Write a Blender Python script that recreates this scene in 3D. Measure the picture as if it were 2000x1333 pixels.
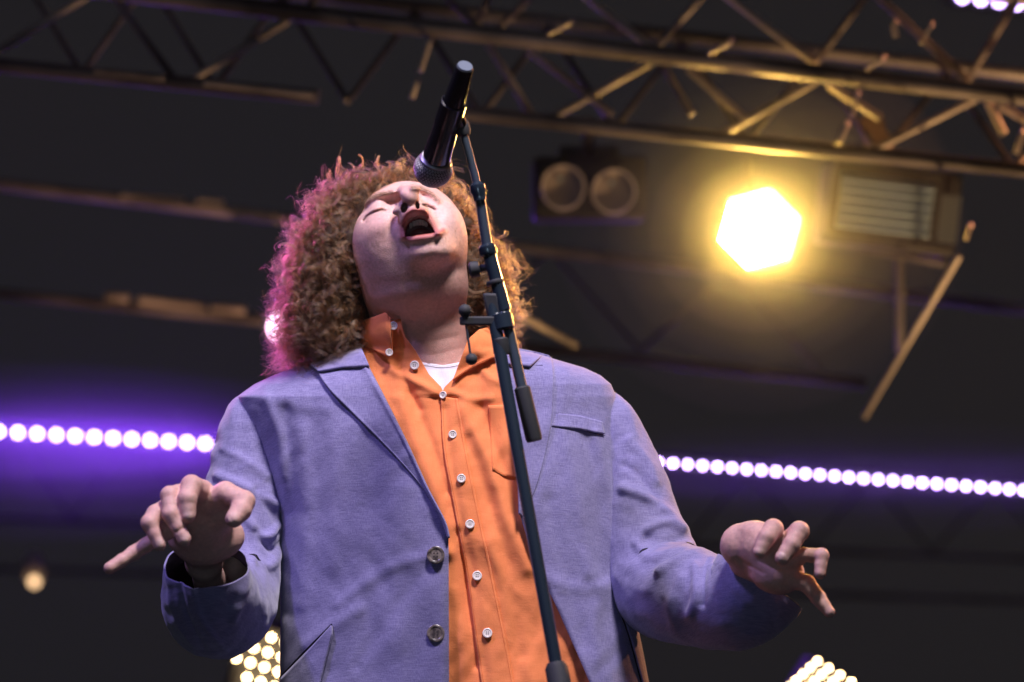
import bpy, bmesh, math, random
import numpy as np
from mathutils import Vector, Matrix

random.seed(7)
RNG = np.random.default_rng(7)
sc = bpy.context.scene
for o in list(bpy.data.objects):
    bpy.data.objects.remove(o)

# ---------------------------------------------------------------- camera
FPX = 4722.0                      # focal length in photograph pixels (85 mm on 36 mm, 2000 px wide)
PITCH = math.radians(24)
CAM = np.array([0.0, 0.0, 1.35])
RIGHT = np.array([1.0, 0, 0])
UP = np.array([0, -math.sin(PITCH), math.cos(PITCH)])
FWD = np.array([0, math.cos(PITCH), math.sin(PITCH)])
D0 = 3.0
S = D0 / FPX                      # metres per pixel at the singer
camd = bpy.data.cameras.new('camera')
cam = bpy.data.objects.new('camera', camd)
sc.collection.objects.link(cam)
cam.location = CAM
cam.rotation_euler = (math.pi / 2 + PITCH, 0, 0)
camd.lens = 85.0
camd.sensor_width = 36.0
camd.clip_start = 0.05
camd.clip_end = 500
camd.dof.use_dof = True
camd.dof.focus_distance = 2.91
camd.dof.aperture_fstop = 2.9
sc.camera = cam


def P(x, y, d):
    return CAM + d * (FWD + RIGHT * (x - 1000) / FPX + UP * (666.5 - y) / FPX)


def Wn(a):
    a = np.asarray(a, dtype=np.float64)
    d = D0 - a[:, 2] * S
    return CAM + d[:, None] * (FWD + RIGHT * ((a[:, 0] - 1000) / FPX)[:, None] + UP * ((666.5 - a[:, 1]) / FPX)[:, None])


def W(x, y, z=0.0):
    return Wn([[x, y, z]])[0]


# ---------------------------------------------------------------- world, view, lights
w = bpy.data.worlds.new('World')
sc.world = w
w.use_nodes = True
bg = w.node_tree.nodes['Background']
bg.inputs[0].default_value = (0.96, 0.92, 1.0, 1)
bg.inputs[1].default_value = 0.0125
sc.view_settings.view_transform = 'Standard'
sc.view_settings.look = 'None'
sc.view_settings.exposure = 0
sc.view_settings.gamma = 1
sc.cycles.use_denoising = True
sc.cycles.max_bounces = 6
sc.cycles.volume_bounces = 0
sc.cycles.sample_clamp_indirect = 3.0
sc.cycles.use_adaptive_sampling = True
sc.cycles.adaptive_threshold = 0.02


def aim(o, target):
    d = Vector(target) - o.location
    o.rotation_euler = d.to_track_quat('-Z', 'Y').to_euler()


def spot(name, loc, target, color, watts, deg, blend=0.4, size=0.06):
    l = bpy.data.lights.new(name, 'SPOT')
    l.energy = watts
    l.color = color
    l.spot_size = math.radians(deg)
    l.spot_blend = blend
    l.shadow_soft_size = size
    o = bpy.data.objects.new(name, l)
    sc.collection.objects.link(o)
    o.location = loc
    aim(o, target)
    return o


def off(base, r, u, f, k=1.0):
    return Vector(base + k * (RIGHT * r + UP * u - FWD * f))


CH = W(850, 720, 0)
spot('front_spotlight', off(CH, 1.0, 5.0, 1.75), W(860, 560, 0), (1.0, 0.90, 0.96), 2400, 19, 1.0, 0.55)
spot('blue_wash_spotlight', off(CH, -2.4, 4.4, 1.6), W(800, 800, 0), (0.46, 0.36, 1.0), 600, 26, 0.9, 0.25)
spot('magenta_back_spotlight', off(W(650, 560, 0), -2.2, 1.3, -3.0), W(480, 560, 0), (0.95, 0.16, 0.85), 560, 7.2, 0.8, 0.06)
spot('amber_back_spotlight', off(W(950, 560, 0), 2.4, 0.9, -2.6), W(950, 620, 0), (1.0, 0.38, 0.14), 430, 30, 0.5, 0.06)
spot('added_front_fill', P(1200, 400, -0.6), W(900, 700, 0), (0.55, 0.78, 1.0), 20, 30, 0.5, 0.28)  # added fill behind the camera, makes the streak on the stand
spot('amber_uplight', P(2500, 1700, 4.0), P(1350, 180, 4.5), (1.0, 0.58, 0.24), 70, 80, 0.6, 0.05)
spot('violet_uplight', P(-2200, 2400, 4.4), P(500, 250, 4.6), (0.85, 0.45, 0.60), 9, 75, 0.6, 0.05)
spot('amber_side_spotlight', P(900, 1900, 4.6), P(330, 480, 5.8), (1.0, 0.52, 0.28), 90, 22, 0.9, 0.05)


# ---------------------------------------------------------------- helpers
def tag(o, label=None, cat=None, group=None, kind=None):
    if label:
        o['label'] = label
    if cat:
        o['category'] = cat
    if group:
        o['group'] = group
    if kind:
        o['kind'] = kind
    return o


ORG = {}


def empty(name, loc, label, cat, group=None):
    o = bpy.data.objects.new(name, None)
    sc.collection.objects.link(o)
    o.location = loc
    o.empty_display_size = 0.1
    ORG[o.name] = np.array(loc, dtype=float)
    return tag(o, label, cat, group)


def link(name, verts, faces, mat, parent=None, smooth=True, solid=None, subsurf=0):
    """verts in world metres; the mesh is stored relative to its thing's base"""
    v = np.asarray(verts, dtype=np.float64).reshape(-1, 3)
    org = ORG[parent.name] if parent is not None else v.mean(axis=0)
    me = bpy.data.meshes.new(name)
    if isinstance(faces, np.ndarray):
        me.vertices.add(len(v))
        me.vertices.foreach_set('co', (v - org).astype(np.float32).ravel())
        k = faces.shape[1]
        me.loops.add(faces.size)
        me.loops.foreach_set('vertex_index', faces.astype(np.int32).ravel())
        me.polygons.add(len(faces))
        me.polygons.foreach_set('loop_start', np.arange(0, faces.size, k, dtype=np.int32))
        me.update(calc_edges=True)
    else:
        me.from_pydata((v - org).tolist(), [], faces)
    me.validate()
    if smooth:
        me.polygons.foreach_set('use_smooth', np.ones(len(me.polygons), dtype=bool))
    me.materials.append(mat)
    o = bpy.data.objects.new(name, me)
    sc.collection.objects.link(o)
    if parent is not None:
        o.parent = parent
        ORG[o.name] = org
    else:
        o.location = org
        ORG[o.name] = org
    if solid:
        m = o.modifiers.new('thickness', 'SOLIDIFY')
        m.thickness = solid
        m.offset = 0
        if mat.name.startswith('lavender'):
            me.materials.append(bpy.data.materials['dark_lining'])
            m.material_offset = 1
    if subsurf:
        m = o.modifiers.new('smooth', 'SUBSURF')
        m.levels = m.render_levels = subsurf
    return o


def frame(d):
    d = d / np.linalg.norm(d)
    a = np.array([0, 0, 1.0]) if abs(d[2]) < 0.9 else np.array([1.0, 0, 0])
    u = np.cross(d, a)
    u /= np.linalg.norm(u)
    return u, np.cross(d, u)


def lathe(a, b, prof, n=24):
    """solid of revolution from a to b; prof = [(t, radius)]"""
    a = np.array(a, float)
    b = np.array(b, float)
    u, v = frame(b - a)
    V, Fc = [], []
    ang = np.linspace(0, 2 * math.pi, n, endpoint=False)
    for t, r in prof:
        c = a + (b - a) * t
        V += [c + r * (math.cos(k) * u + math.sin(k) * v) for k in ang]
    for i in range(len(prof) - 1):
        for j in range(n):
            k = (j + 1) % n
            Fc.append((i * n + j, i * n + k, (i + 1) * n + k, (i + 1) * n + j))
    Fc.append(tuple(range(n - 1, -1, -1)))
    m = (len(prof) - 1) * n
    Fc.append(tuple(range(m, m + n)))
    return V, Fc


def tube(a, b, r, n=14):
    return lathe(a, b, [(0, r), (1, r)], n)


def merge(*parts):
    V, Fc = [], []
    for v, f in parts:
        k = len(V)
        V += [np.array(p) for p in v]
        Fc += [tuple(i + k for i in q) for q in f]
    return V, Fc


def box(c, ax, ay, az):
    c = np.array(c, float)
    V = [c + sx * ax + sy * ay + sz * az for sx in (-1, 1) for sy in (-1, 1) for sz in (-1, 1)]
    Fc = [(0, 1, 3, 2), (4, 6, 7, 5), (0, 4, 5, 1), (2, 3, 7, 6), (0, 2, 6, 4), (1, 5, 7, 3)]
    return V, Fc


def bevel(o, wd, seg=2):
    m = o.modifiers.new('bevel', 'BEVEL')
    m.width = wd
    m.segments = seg
    m.limit_method = 'ANGLE'
    return o


def autosmooth(o, deg=35):
    o.data.polygons.foreach_set('use_smooth', np.ones(len(o.data.polygons), dtype=bool))
    bm = bmesh.new()
    bm.from_mesh(o.data)
    bmesh.ops.recalc_face_normals(bm, faces=bm.faces)
    for e in bm.edges:
        if len(e.link_faces) == 2 and e.calc_face_angle(0) > math.radians(deg):
            e.smooth = False
    bm.to_mesh(o.data)
    bm.free()
    return o


def part(name, geo, mat, parent, bev=None):
    o = link(name, geo[0], geo[1], mat, parent)
    autosmooth(o)
    if bev:
        bevel(o, bev)
    return o


# value noise, vectorised
_T = RNG.random(65536).astype(np.float32)


def vnoise(x, y, z=None):
    if z is None:
        z = np.zeros_like(x)
    xi, yi, zi = np.floor(x).astype(np.int64), np.floor(y).astype(np.int64), np.floor(z).astype(np.int64)
    fx, fy, fz = x - xi, y - yi, z - zi
    fx, fy, fz = [f * f * (3 - 2 * f) for f in (fx, fy, fz)]

    def h(i, j, k):
        return _T[(i * 374761393 + j * 668265263 + k * 1274126177) & 65535]
    r = 0
    for a in (0, 1):
        for b in (0, 1):
            for c in (0, 1):
                wt = (fx if a else 1 - fx) * (fy if b else 1 - fy) * (fz if c else 1 - fz)
                r = r + wt * h(xi + a, yi + b, zi + c)
    return r * 2 - 1


def seg_dist(x, y, pts):
    """distance in the picture plane to an open polyline"""
    best = np.full(x.shape, 1e9)
    for (x0, y0), (x1, y1) in zip(pts[:-1], pts[1:]):
        dx, dy = x1 - x0, y1 - y0
        t = np.clip(((x - x0) * dx + (y - y0) * dy) / (dx * dx + dy * dy + 1e-9), 0, 1)
        best = np.minimum(best, np.hypot(x - x0 - t * dx, y - y0 - t * dy))
    return best


def smooth_line(pts, n=8):
    """Catmull-Rom through the points"""
    p = np.array(pts, float)
    q = np.vstack([2 * p[0] - p[1], p, 2 * p[-1] - p[-2]])
    out = []
    for i in range(1, len(q) - 2):
        for k in range(n):
            t = k / n
            out.append(0.5 * ((2 * q[i]) + (-q[i - 1] + q[i + 1]) * t + (2 * q[i - 1] - 5 * q[i] + 4 * q[i + 1] - q[i + 2]) * t * t
                              + (-q[i - 1] + 3 * q[i] - 3 * q[i + 1] + q[i + 2]) * t ** 3))
    out.append(p[-1])
    return np.array(out)


def resample(pts, n):
    p = np.array(pts, float)
    d = np.r_[0, np.cumsum(np.linalg.norm(np.diff(p, axis=0), axis=1))]
    t = np.linspace(0, d[-1], n)
    return np.stack([np.interp(t, d, p[:, k]) for k in range(p.shape[1])], 1)


# ---------------------------------------------------------------- materials
def mat(name, color, rough=0.6, metal=0.0, spec=0.5, **kw):
    m = bpy.data.materials.new(name)
    m.use_nodes = True
    b = m.node_tree.nodes['Principled BSDF']
    b.inputs['Base Color'].default_value = (*color, 1)
    b.inputs['Roughness'].default_value = rough
    b.inputs['Metallic'].default_value = metal
    b.inputs['Specular IOR Level'].default_value = spec
    for k, v in kw.items():
        b.inputs[k.replace('_', ' ')].default_value = v
    return m


def N(m, t, **kw):
    n = m.node_tree.nodes.new(t)
    for k, v in kw.items():
        setattr(n, k, v)
    return n


def wire(m, a, ao, b, bi):
    m.node_tree.links.new(a.outputs[ao], b.inputs[bi])


def coords(m, scale):
    tc = N(m, 'ShaderNodeTexCoord')
    mp = N(m, 'ShaderNodeMapping')
    mp.inputs['Scale'].default_value = scale
    wire(m, tc, 'Object', mp, 'Vector')
    return mp


def mottled(m, c0, c1, scale, bump=0.0, detail=4.0, lo=0.35, hi=0.65, dist=0.001):
    b = m.node_tree.nodes['Principled BSDF']
    mp = coords(m, scale if isinstance(scale, tuple) else (scale,) * 3)
    no = N(m, 'ShaderNodeTexNoise')
    no.inputs['Scale'].default_value = 1
    no.inputs['Detail'].default_value = detail
    wire(m, mp, 0, no, 'Vector')
    r = N(m, 'ShaderNodeValToRGB')
    r.color_ramp.elements[0].color = (*c0, 1)
    r.color_ramp.elements[1].color = (*c1, 1)
    r.color_ramp.elements[0].position = lo
    r.color_ramp.elements[1].position = hi
    wire(m, no, 'Fac', r, 'Fac')
    wire(m, r, 'Color', b, 'Base Color')
    if bump:
        bu = N(m, 'ShaderNodeBump')
        bu.inputs['Strength'].default_value = bump
        bu.inputs['Distance'].default_value = dist
        wire(m, no, 'Fac', bu, 'Height')
        wire(m, bu, 'Normal', b, 'Normal')
    return r


def cloth(name, c0, c1, fine=1500.0, coarse=90.0, bump=0.5, sheen=0.3, slub=0.35):
    """woven cloth: threads both ways, slubs, soft wrinkles"""
    m = mat(name, c0, 0.85, 0, 0.2)
    b = m.node_tree.nodes['Principled BSDF']
    b.inputs['Sheen Weight'].default_value = sheen
    b.inputs['Sheen Roughness'].default_value = 0.5
    hs = []
    for sx, sy in ((fine, coarse), (coarse, fine)):
        mp = coords(m, (sx, sx, sy))
        no = N(m, 'ShaderNodeTexNoise')
        no.inputs['Scale'].default_value = 1
        no.inputs['Detail'].default_value = 2
        wire(m, mp, 0, no, 'Vector')
        hs.append(no)
    ad = N(m, 'ShaderNodeMath', operation='ADD')
    wire(m, hs[0], 'Fac', ad, 0)
    wire(m, hs[1], 'Fac', ad, 1)
    mr = N(m, 'ShaderNodeMapRange')
    mr.inputs['From Min'].default_value = 1 - slub
    mr.inputs['From Max'].default_value = 1 + slub
    wire(m, ad, 0, mr, 'Value')
    mix = N(m, 'ShaderNodeMix', data_type='RGBA')
    mix.inputs['A'].default_value = (*c0, 1)
    mix.inputs['B'].default_value = (*c1, 1)
    wire(m, mr, 'Result', mix, 'Factor')
    m.node_tree.links.new(mix.outputs['Result'], b.inputs['Base Color'])
    mp = coords(m, (38, 38, 26))
    no = N(m, 'ShaderNodeTexNoise')
    no.inputs['Scale'].default_value = 1
    no.inputs['Detail'].default_value = 3
    no.inputs['Distortion'].default_value = 0.8
    wire(m, mp, 0, no, 'Vector')
    b1 = N(m, 'ShaderNodeBump')
    b1.inputs['Strength'].default_value = bump
    b1.inputs['Distance'].default_value = 0.004
    wire(m, no, 'Fac', b1, 'Height')
    b2 = N(m, 'ShaderNodeBump')
    b2.inputs['Strength'].default_value = 0.35
    b2.inputs['Distance'].default_value = 0.0006
    wire(m, ad, 0, b2, 'Height')
    wire(m, b1, 'Normal', b2, 'Normal')
    wire(m, b2, 'Normal', b, 'Normal')
    return m


def glow(name, color, strength, sample='NONE'):
    m = bpy.data.materials.new(name)
    m.use_nodes = True
    nt = m.node_tree
    nt.nodes.clear()
    e = nt.nodes.new('ShaderNodeEmission')
    e.inputs[0].default_value = (*color, 1)
    e.inputs[1].default_value = strength
    o = nt.nodes.new('ShaderNodeOutputMaterial')
    nt.links.new(e.outputs[0], o.inputs[0])
    m.cycles.emission_sampling = sample
    return m


M_JACKET = cloth('lavender_wool', (0.175, 0.16, 0.335), (0.295, 0.275, 0.49), bump=0.25, slub=0.22)
M_LINING = mat('dark_lining', (0.02, 0.019, 0.03), 0.7, 0, 0.1)
M_SHIRT = cloth('orange_cotton', (0.78, 0.20, 0.06), (0.95, 0.32, 0.12), bump=0.3, sheen=0.15, slub=0.9)
M_TEE = cloth('white_jersey', (0.72, 0.70, 0.74), (0.82, 0.80, 0.84), bump=0.2)
M_THREAD = mat('orange_thread', (0.72, 0.16, 0.04), 0.8)
M_SEAM = mat('lavender_thread', (0.12, 0.11, 0.24), 0.8)
M_HOLE = mat('button_hole_dark', (0.03, 0.02, 0.02), 0.6)
M_TROUSER = cloth('dark_trouser_cloth', (0.03, 0.03, 0.05), (0.05, 0.05, 0.08))
M_SHOE = mat('black_shoe_leather', (0.02, 0.02, 0.02), 0.35)
M_PEARL = mat('pearl_button', (0.78, 0.72, 0.66), 0.28)
M_HORN = mat('horn_button', (0.10, 0.085, 0.075), 0.25)
mottled(M_HORN, (0.05, 0.04, 0.04), (0.24, 0.20, 0.17), 160, 0)
M_STAND = mat('black_enamelled_steel', (0.018, 0.030, 0.044), 0.22, 0.0, 0.9, Coat_Weight=0.6, Coat_Roughness=0.12)
M_CHROME = mat('dark_blue_steel_tube', (0.045, 0.062, 0.085), 0.28, 0.0, 0.9, Coat_Weight=0.7, Coat_Roughness=0.15)
M_RUBBER = mat('black_rubber', (0.03, 0.032, 0.036), 0.7)
M_MIC = mat('black_microphone_lacquer', (0.010, 0.010, 0.013), 0.26, 0, 0.8, Coat_Weight=0.5, Coat_Roughness=0.1)
M_GRILLE = mat('steel_grille_wire', (0.55, 0.54, 0.57), 0.35, 1.0)
M_FOAM = mat('dark_grille_foam', (0.03, 0.03, 0.035), 0.9)
M_ALU = mat('patchy_lit_truss_aluminium', (0.30, 0.28, 0.29), 0.55, 0.6)
mottled(M_ALU, (0.05, 0.046, 0.05), (0.40, 0.36, 0.36), (3.2, 3.2, 3.2), 0, 3.0, 0.38, 0.66)  # uneven lamp light along the tubes is put into the colour
M_BLACK = mat('black_painted_steel', (0.018, 0.018, 0.02), 0.6)
mottled(M_BLACK, (0.012, 0.012, 0.014), (0.03, 0.03, 0.033), 12, 0)
M_RIM = mat('dull_reflector', (0.55, 0.50, 0.54), 0.5, 0.0)
M_BOWL = mat('dusty_reflector_bowl', (0.32, 0.28, 0.27), 0.5, 0.0)
M_GLASSY = mat('grey_reflector_louvre', (0.36, 0.52, 0.68), 0.4, 0.0)
M_GREYPANEL = mat('grey_side_glass', (0.10, 0.12, 0.14), 0.3)
M_WARM_LENS = glow('warm_lamp_lens', (1.0, 0.60, 0.12), 300, 'FRONT_BACK')
M_LED_VIOLET = glow('violet_led_lens', (0.62, 0.42, 1.0), 34)
M_LED_WARM = glow('warm_led_lens', (1.0, 0.68, 0.34), 50)
M_LED_PINK = glow('pink_white_lens', (1.0, 0.62, 0.82), 9)
M_LED_SMALL = glow('small_warm_lens', (1.0, 0.62, 0.32), 2.5)

# ---------------------------------------------------------------- setting
def flat(name, x0, x1, y0, y1, z0, z1, m, label=None):
    V, Fc = box(((x0 + x1) / 2, (y0 + y1) / 2, (z0 + z1) / 2), np.array([(x1 - x0) / 2, 0, 0]), np.array([0, (y1 - y0) / 2, 0]), np.array([0, 0, (z1 - z0) / 2]))
    o = link(name, V, Fc, m, None, smooth=False)
    tag(o, label, kind='structure')
    return o


M_ASPH = mat('ground_asphalt', (0.05, 0.05, 0.05), 0.9)
mottled(M_ASPH, (0.03, 0.03, 0.03), (0.07, 0.07, 0.07), 8, 0.4)
M_DECK = mat('black_stage_ply', (0.03, 0.03, 0.03), 0.7)
mottled(M_DECK, (0.02, 0.02, 0.02), (0.05, 0.05, 0.05), 5, 0.2)
flat('ground', -150, 150, -150, 150, -0.2, 0, M_ASPH)
flat('stage_floor', -7, 7, 1.75, 13, 0.0, 1.0, M_DECK)

# haze of the smoke machines, round everything
hz = link('haze', *box((0, 4.0, 5.0), np.array([9.5, 0, 0]), np.array([0, 13.0, 0]), np.array([0, 0, 6.6])), M_BLACK, None, smooth=False)
HM = bpy.data.materials.new('stage_haze')
HM.use_nodes = True
HM.node_tree.nodes.clear()
pv = HM.node_tree.nodes.new('ShaderNodeVolumePrincipled')
pv.inputs['Color'].default_value = (0.95, 0.95, 1.0, 1)
pv.inputs['Density'].default_value = 0.0012
pv.inputs['Anisotropy'].default_value = 0.3
oo = HM.node_tree.nodes.new('ShaderNodeOutputMaterial')
HM.node_tree.links.new(pv.outputs[0], oo.inputs['Volume'])
hz.data.materials.clear()
hz.data.materials.append(HM)
tag(hz, 'thin stage haze glowing round the lamps', kind='stuff')


def smoke(c, ax, ay, az, dens, label, aniso=0.3):
    """smoke bank added to make the glow round lamps: an ellipsoid of even density"""
    V, Fc = [], []
    nu, nv = 32, 20
    for i in range(nv + 1):
        th = math.pi * i / nv
        for j in range(nu):
            a = 2 * math.pi * j / nu
            V.append(c + ax * math.sin(th) * math.cos(a) + ay * math.sin(th) * math.sin(a) + az * math.cos(th))
    for i in range(nv):
        for j in range(nu):
            Fc.append((i * nu + j, i * nu + (j + 1) % nu, (i + 1) * nu + (j + 1) % nu, (i + 1) * nu + j))
    m = bpy.data.materials.new('glow_smoke')
    m.use_nodes = True
    m.node_tree.nodes.clear()
    p = m.node_tree.nodes.new('ShaderNodeVolumePrincipled')
    p.inputs['Color'].default_value = (0.95, 0.95, 0.95, 1)
    p.inputs['Density'].default_value = dens
    p.inputs['Anisotropy'].default_value = aniso
    q = m.node_tree.nodes.new('ShaderNodeOutputMaterial')
    m.node_tree.links.new(p.outputs[0], q.inputs['Volume'])
    o = link('added_glow_smoke', V, Fc, m, None)
    tag(o, label, kind='stuff')
    return o


def pxe(x, y, d, rx, ry, rz):
    return P(x, y, d), RIGHT * rx * d / FPX, UP * ry * d / FPX, FWD * rz


for f_, dn_ in ((1.0, 0.06), (0.75, 0.10), (0.54, 0.18), (0.38, 0.32)):  # nested smoke, added only to make the lamp and bar glows
    smoke(*pxe(1480, 455 - 12 / f_ * (f_ > 0.6), 4.5, 400 * f_, 370 * f_, 0.36 * f_), dn_, 'added smoke making the yellow halo round the brilliant hexagonal lamp')
for f_, dn_ in ((1.0, 0.014), (0.78, 0.016), (0.56, 0.025), (0.36, 0.045)):
    smoke(*pxe(20, 868 + 16 * f_, 8.3, 760 * (0.6 + 0.4 * f_), 175 * f_, 0.5), dn_, 'added smoke making the violet glow along the light bar left of the singer')
for f_, dn_ in ((1.0, 0.02), (0.65, 0.03), (0.4, 0.05)):
    smoke(*pxe(1700, 932, 6.3, 760, 110 * f_, 0.25), dn_, 'added smoke making the violet glow along the right light bars')


# ---------------------------------------------------------------- trusses and rigging
KT = 0.62


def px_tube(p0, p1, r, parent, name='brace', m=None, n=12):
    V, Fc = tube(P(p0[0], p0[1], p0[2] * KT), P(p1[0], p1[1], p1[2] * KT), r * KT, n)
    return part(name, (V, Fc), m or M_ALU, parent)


M_ALU_LIT = mat('lit_truss_aluminium', (0.5, 0.45, 0.4), 0.5, 0.3)  # paler copy of the truss metal: lamp-lit brightness put into the colour
mottled(M_ALU_LIT, (0.16, 0.14, 0.13), (0.66, 0.58, 0.52), (6, 6, 6), 0, 3.0, 0.36, 0.62)

# main truss across the top: chords at two depths, braces between them
tr = empty('lighting_truss', P(1000, 160, 7.2 * KT), 'long aluminium box truss with crossed braces running over the singer and the lit lamp', 'truss', 'stage trusses')
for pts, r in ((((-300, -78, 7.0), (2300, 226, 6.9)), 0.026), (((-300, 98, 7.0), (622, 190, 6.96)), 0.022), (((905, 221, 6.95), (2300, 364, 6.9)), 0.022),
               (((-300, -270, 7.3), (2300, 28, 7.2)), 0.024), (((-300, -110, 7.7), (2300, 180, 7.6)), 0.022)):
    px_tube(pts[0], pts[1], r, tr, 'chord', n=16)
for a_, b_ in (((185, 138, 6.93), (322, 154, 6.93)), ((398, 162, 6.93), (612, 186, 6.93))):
    px_tube(a_, b_, 0.010, tr, 'lit_chord_stretch', M_ALU_LIT)  # added pale tubes imitate brightly lit stretches of the chord
yA = lambda x: -78 + (x + 300) * 304 / 2600
yB = lambda x: 98 + (x + 300) * 266 / 2600
bright = [((375, 155), (563, 40)), ((1150, 190), (1268, 124)), ((1385, 277), (1592, 160)), ((1700, 296), (1912, 190)),
          ((1032, 98), (1195, 224)), ((955, 88), (1046, 238)), ((1298, 132), (1352, 225)), ((1345, 136), (1460, 236)),
          ((1618, 166), (1720, 232)), ((1930, 200), (1960, 262)), ((1952, 206), (2040, 256)), ((220, -10), (342, 156)),
          ((0, 98), (172, -8)), ((1060, 240), (1150, 190))]
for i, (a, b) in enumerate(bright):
    px_tube((*a, 7.02), (*b, 7.0), 0.011, tr, 'brace', M_ALU_LIT if i != 11 else M_ALU)
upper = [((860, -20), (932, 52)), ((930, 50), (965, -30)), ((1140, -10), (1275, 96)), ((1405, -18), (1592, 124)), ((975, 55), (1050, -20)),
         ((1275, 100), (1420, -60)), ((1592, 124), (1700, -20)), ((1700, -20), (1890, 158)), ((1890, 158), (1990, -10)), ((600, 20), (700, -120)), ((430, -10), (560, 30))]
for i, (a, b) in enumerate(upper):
    px_tube((*a, 7.12), (*b, 7.02), 0.011, tr, 'brace', M_ALU_LIT if i in (2, 3, 7) else M_ALU)
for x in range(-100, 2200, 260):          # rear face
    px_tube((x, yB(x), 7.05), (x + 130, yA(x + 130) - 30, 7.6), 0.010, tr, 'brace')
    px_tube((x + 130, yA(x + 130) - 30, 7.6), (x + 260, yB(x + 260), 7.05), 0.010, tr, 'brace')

tr2 = empty('lighting_truss', P(1000, 560, 9.6 * KT), 'dim aluminium truss behind the singer, below the main one', 'truss', 'stage trusses')
for a, b, r in (((-200, 336, 9.4), (2200, 628, 9.2), 0.022), ((-200, 553, 9.4), (1690, 748, 9.3), 0.022)):
    px_tube(a, b, r, tr2, 'chord', n=16)
for x in range(900, 1600, 350):
    px_tube((x, 556 + x * 0.103, 9.4), (x + 175, 358 + (x + 175) * 0.1217, 9.4), 0.009, tr2, 'brace', M_BLACK)
    px_tube((x + 175, 358 + (x + 175) * 0.1217, 9.4), (x + 350, 556 + (x + 350) * 0.103, 9.4), 0.009, tr2, 'brace', M_BLACK)
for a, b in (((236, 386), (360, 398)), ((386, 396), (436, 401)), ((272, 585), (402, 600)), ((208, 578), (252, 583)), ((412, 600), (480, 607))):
    px_tube((*a, 9.36), (*b, 9.36), 0.020, tr2, 'lit_chord_stretch', M_ALU_LIT)  # pale tubes added over the chords where they look brightly lit

tr3 = empty('lighting_truss', P(1000, 1010, 15.5 * KT), 'faint truss at the back under the violet light bars', 'truss', 'stage trusses')
for a, b in (((-200, 1005, 15.5), (2200, 1100, 15.5)), ((-200, 820, 15.5), (2200, 960, 15.5)), ((-200, 1105, 15.5), (2200, 1180, 15.5))):
    px_tube(a, b, 0.02, tr3, 'chord')
for x in range(-100, 2100, 240):
    px_tube((x, 1008 + x * 0.04, 15.5), (x + 120, 832 + (x + 120) * 0.058, 15.5), 0.010, tr3, 'brace', M_BLACK)
    px_tube((x + 120, 832 + (x + 120) * 0.058, 15.5), (x + 240, 1008 + (x + 240) * 0.04, 15.5), 0.010, tr3, 'brace', M_BLACK)

pole = part('rigging_pole', tube(P(1688, 815, 4.8), P(1874, 500, 4.6), 0.0058), M_ALU_LIT, None)
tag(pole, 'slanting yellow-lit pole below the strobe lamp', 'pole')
pole = part('rigging_pole', tube(P(985, 600, 4.8), P(1125, 676, 4.9), 0.008), M_ALU_LIT, None)
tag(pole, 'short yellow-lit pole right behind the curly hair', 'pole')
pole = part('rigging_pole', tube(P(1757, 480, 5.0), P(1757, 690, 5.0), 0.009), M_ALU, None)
tag(pole, 'dim upright pole hanging under the strobe lamp', 'pole')
# small clamps and straps catching light in the truss
clamps = [(838, 84, 820, 140, 14, 'warm clamp bar hanging left of the microphone end, upper one'), (812, 166, 803, 192, 13, 'warm clamp bar hanging left of the microphone end, lower one'),
          (1652, 248, 1638, 282, 12, 'warm clamp bar under the truss, left of the brown flap'), (1672, 190, 1664, 228, 9, 'narrow clamp bar just under the truss chord, right of centre'),
          (1995, 262, 1984, 300, 13, 'warm clamp bar at the right edge of the picture'), (1892, 448, 1887, 470, 9, 'small clamp bar right of the strobe lamp'),
          (1745, 50, 1750, 72, 14, 'round pale clamp inside the truss near the upper right'), (1815, 55, 1798, 85, 9, 'slanted pale clamp inside the truss, right of the round one'),
          (1425, 84, 1384, 106, 9, 'short orange clamp bar above the main truss chord'), (1112, 46, 1070, 68, 9, 'short yellow clamp bar above the truss, near the microphone'),
          (1722, 118, 1690, 136, 9, 'short brown clamp bar above the truss, below the round clamp')]
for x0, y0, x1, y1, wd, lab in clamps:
    o = part('truss_clamp', merge(tube(P(x0, y0, 4.2), P(x1, y1, 4.2), wd * 0.42 * 4.2 / FPX), tube(P(x0, y0, 4.2), P(x0 + 4, y0 - 8, 4.35), 0.004)), M_ALU_LIT, None)
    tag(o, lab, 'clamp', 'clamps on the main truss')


def oriented(d):
    """axes at depth d facing the camera"""
    return RIGHT * d / FPX, UP * d / FPX, -FWD


# double blinder, unlit
d = 4.8
ux, uy, uf = oriented(d)
bl = empty('blinder_lamp', P(1150, 370, d), 'unlit lamp with two round reflectors side by side', 'stage lamp', 'lamps hung on the trusses')
part('housing', box(P(1150, 372, d + 0.12), ux * 112, uy * 62, uf * 0.09), M_BLACK, bl, 0.01)
part('bracket', merge(box(P(1150, 300, d + 0.14), ux * 60, uy * 14, uf * 0.02), tube(P(1150, 300, d + 0.14), P(1150, 240, d - 0.1), 0.012)), M_BLACK, bl)
for cx, cy in ((1100, 367), (1199, 375)):
    r = 40 * d / FPX
    c = P(cx, cy, d)
    f = -uf
    part('reflector_rim', lathe(c + f * 0.03, c - f * 0.02, [(0, r * 0.98), (0.0, r * 1.09), (1, r * 1.09), (1, r * 1.0), (0.2, r * 0.95)], 40), M_RIM, bl)
    bowl = lathe(c + f * 0.035, c + f * 0.005, [(0, r * 0.25), (0.3, r * 0.6), (1, r * 0.97)], 40)
    bo = part('reflector_bowl', bowl, M_BOWL, bl)
    part('bulb', lathe(P(cx - 5, cy - 18, d), P(cx - 5, cy - 18, d - 0.03), [(0, r * 0.10), (0.6, r * 0.12), (1, r * 0.04)], 16), M_GLASSY, bl)

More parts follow.
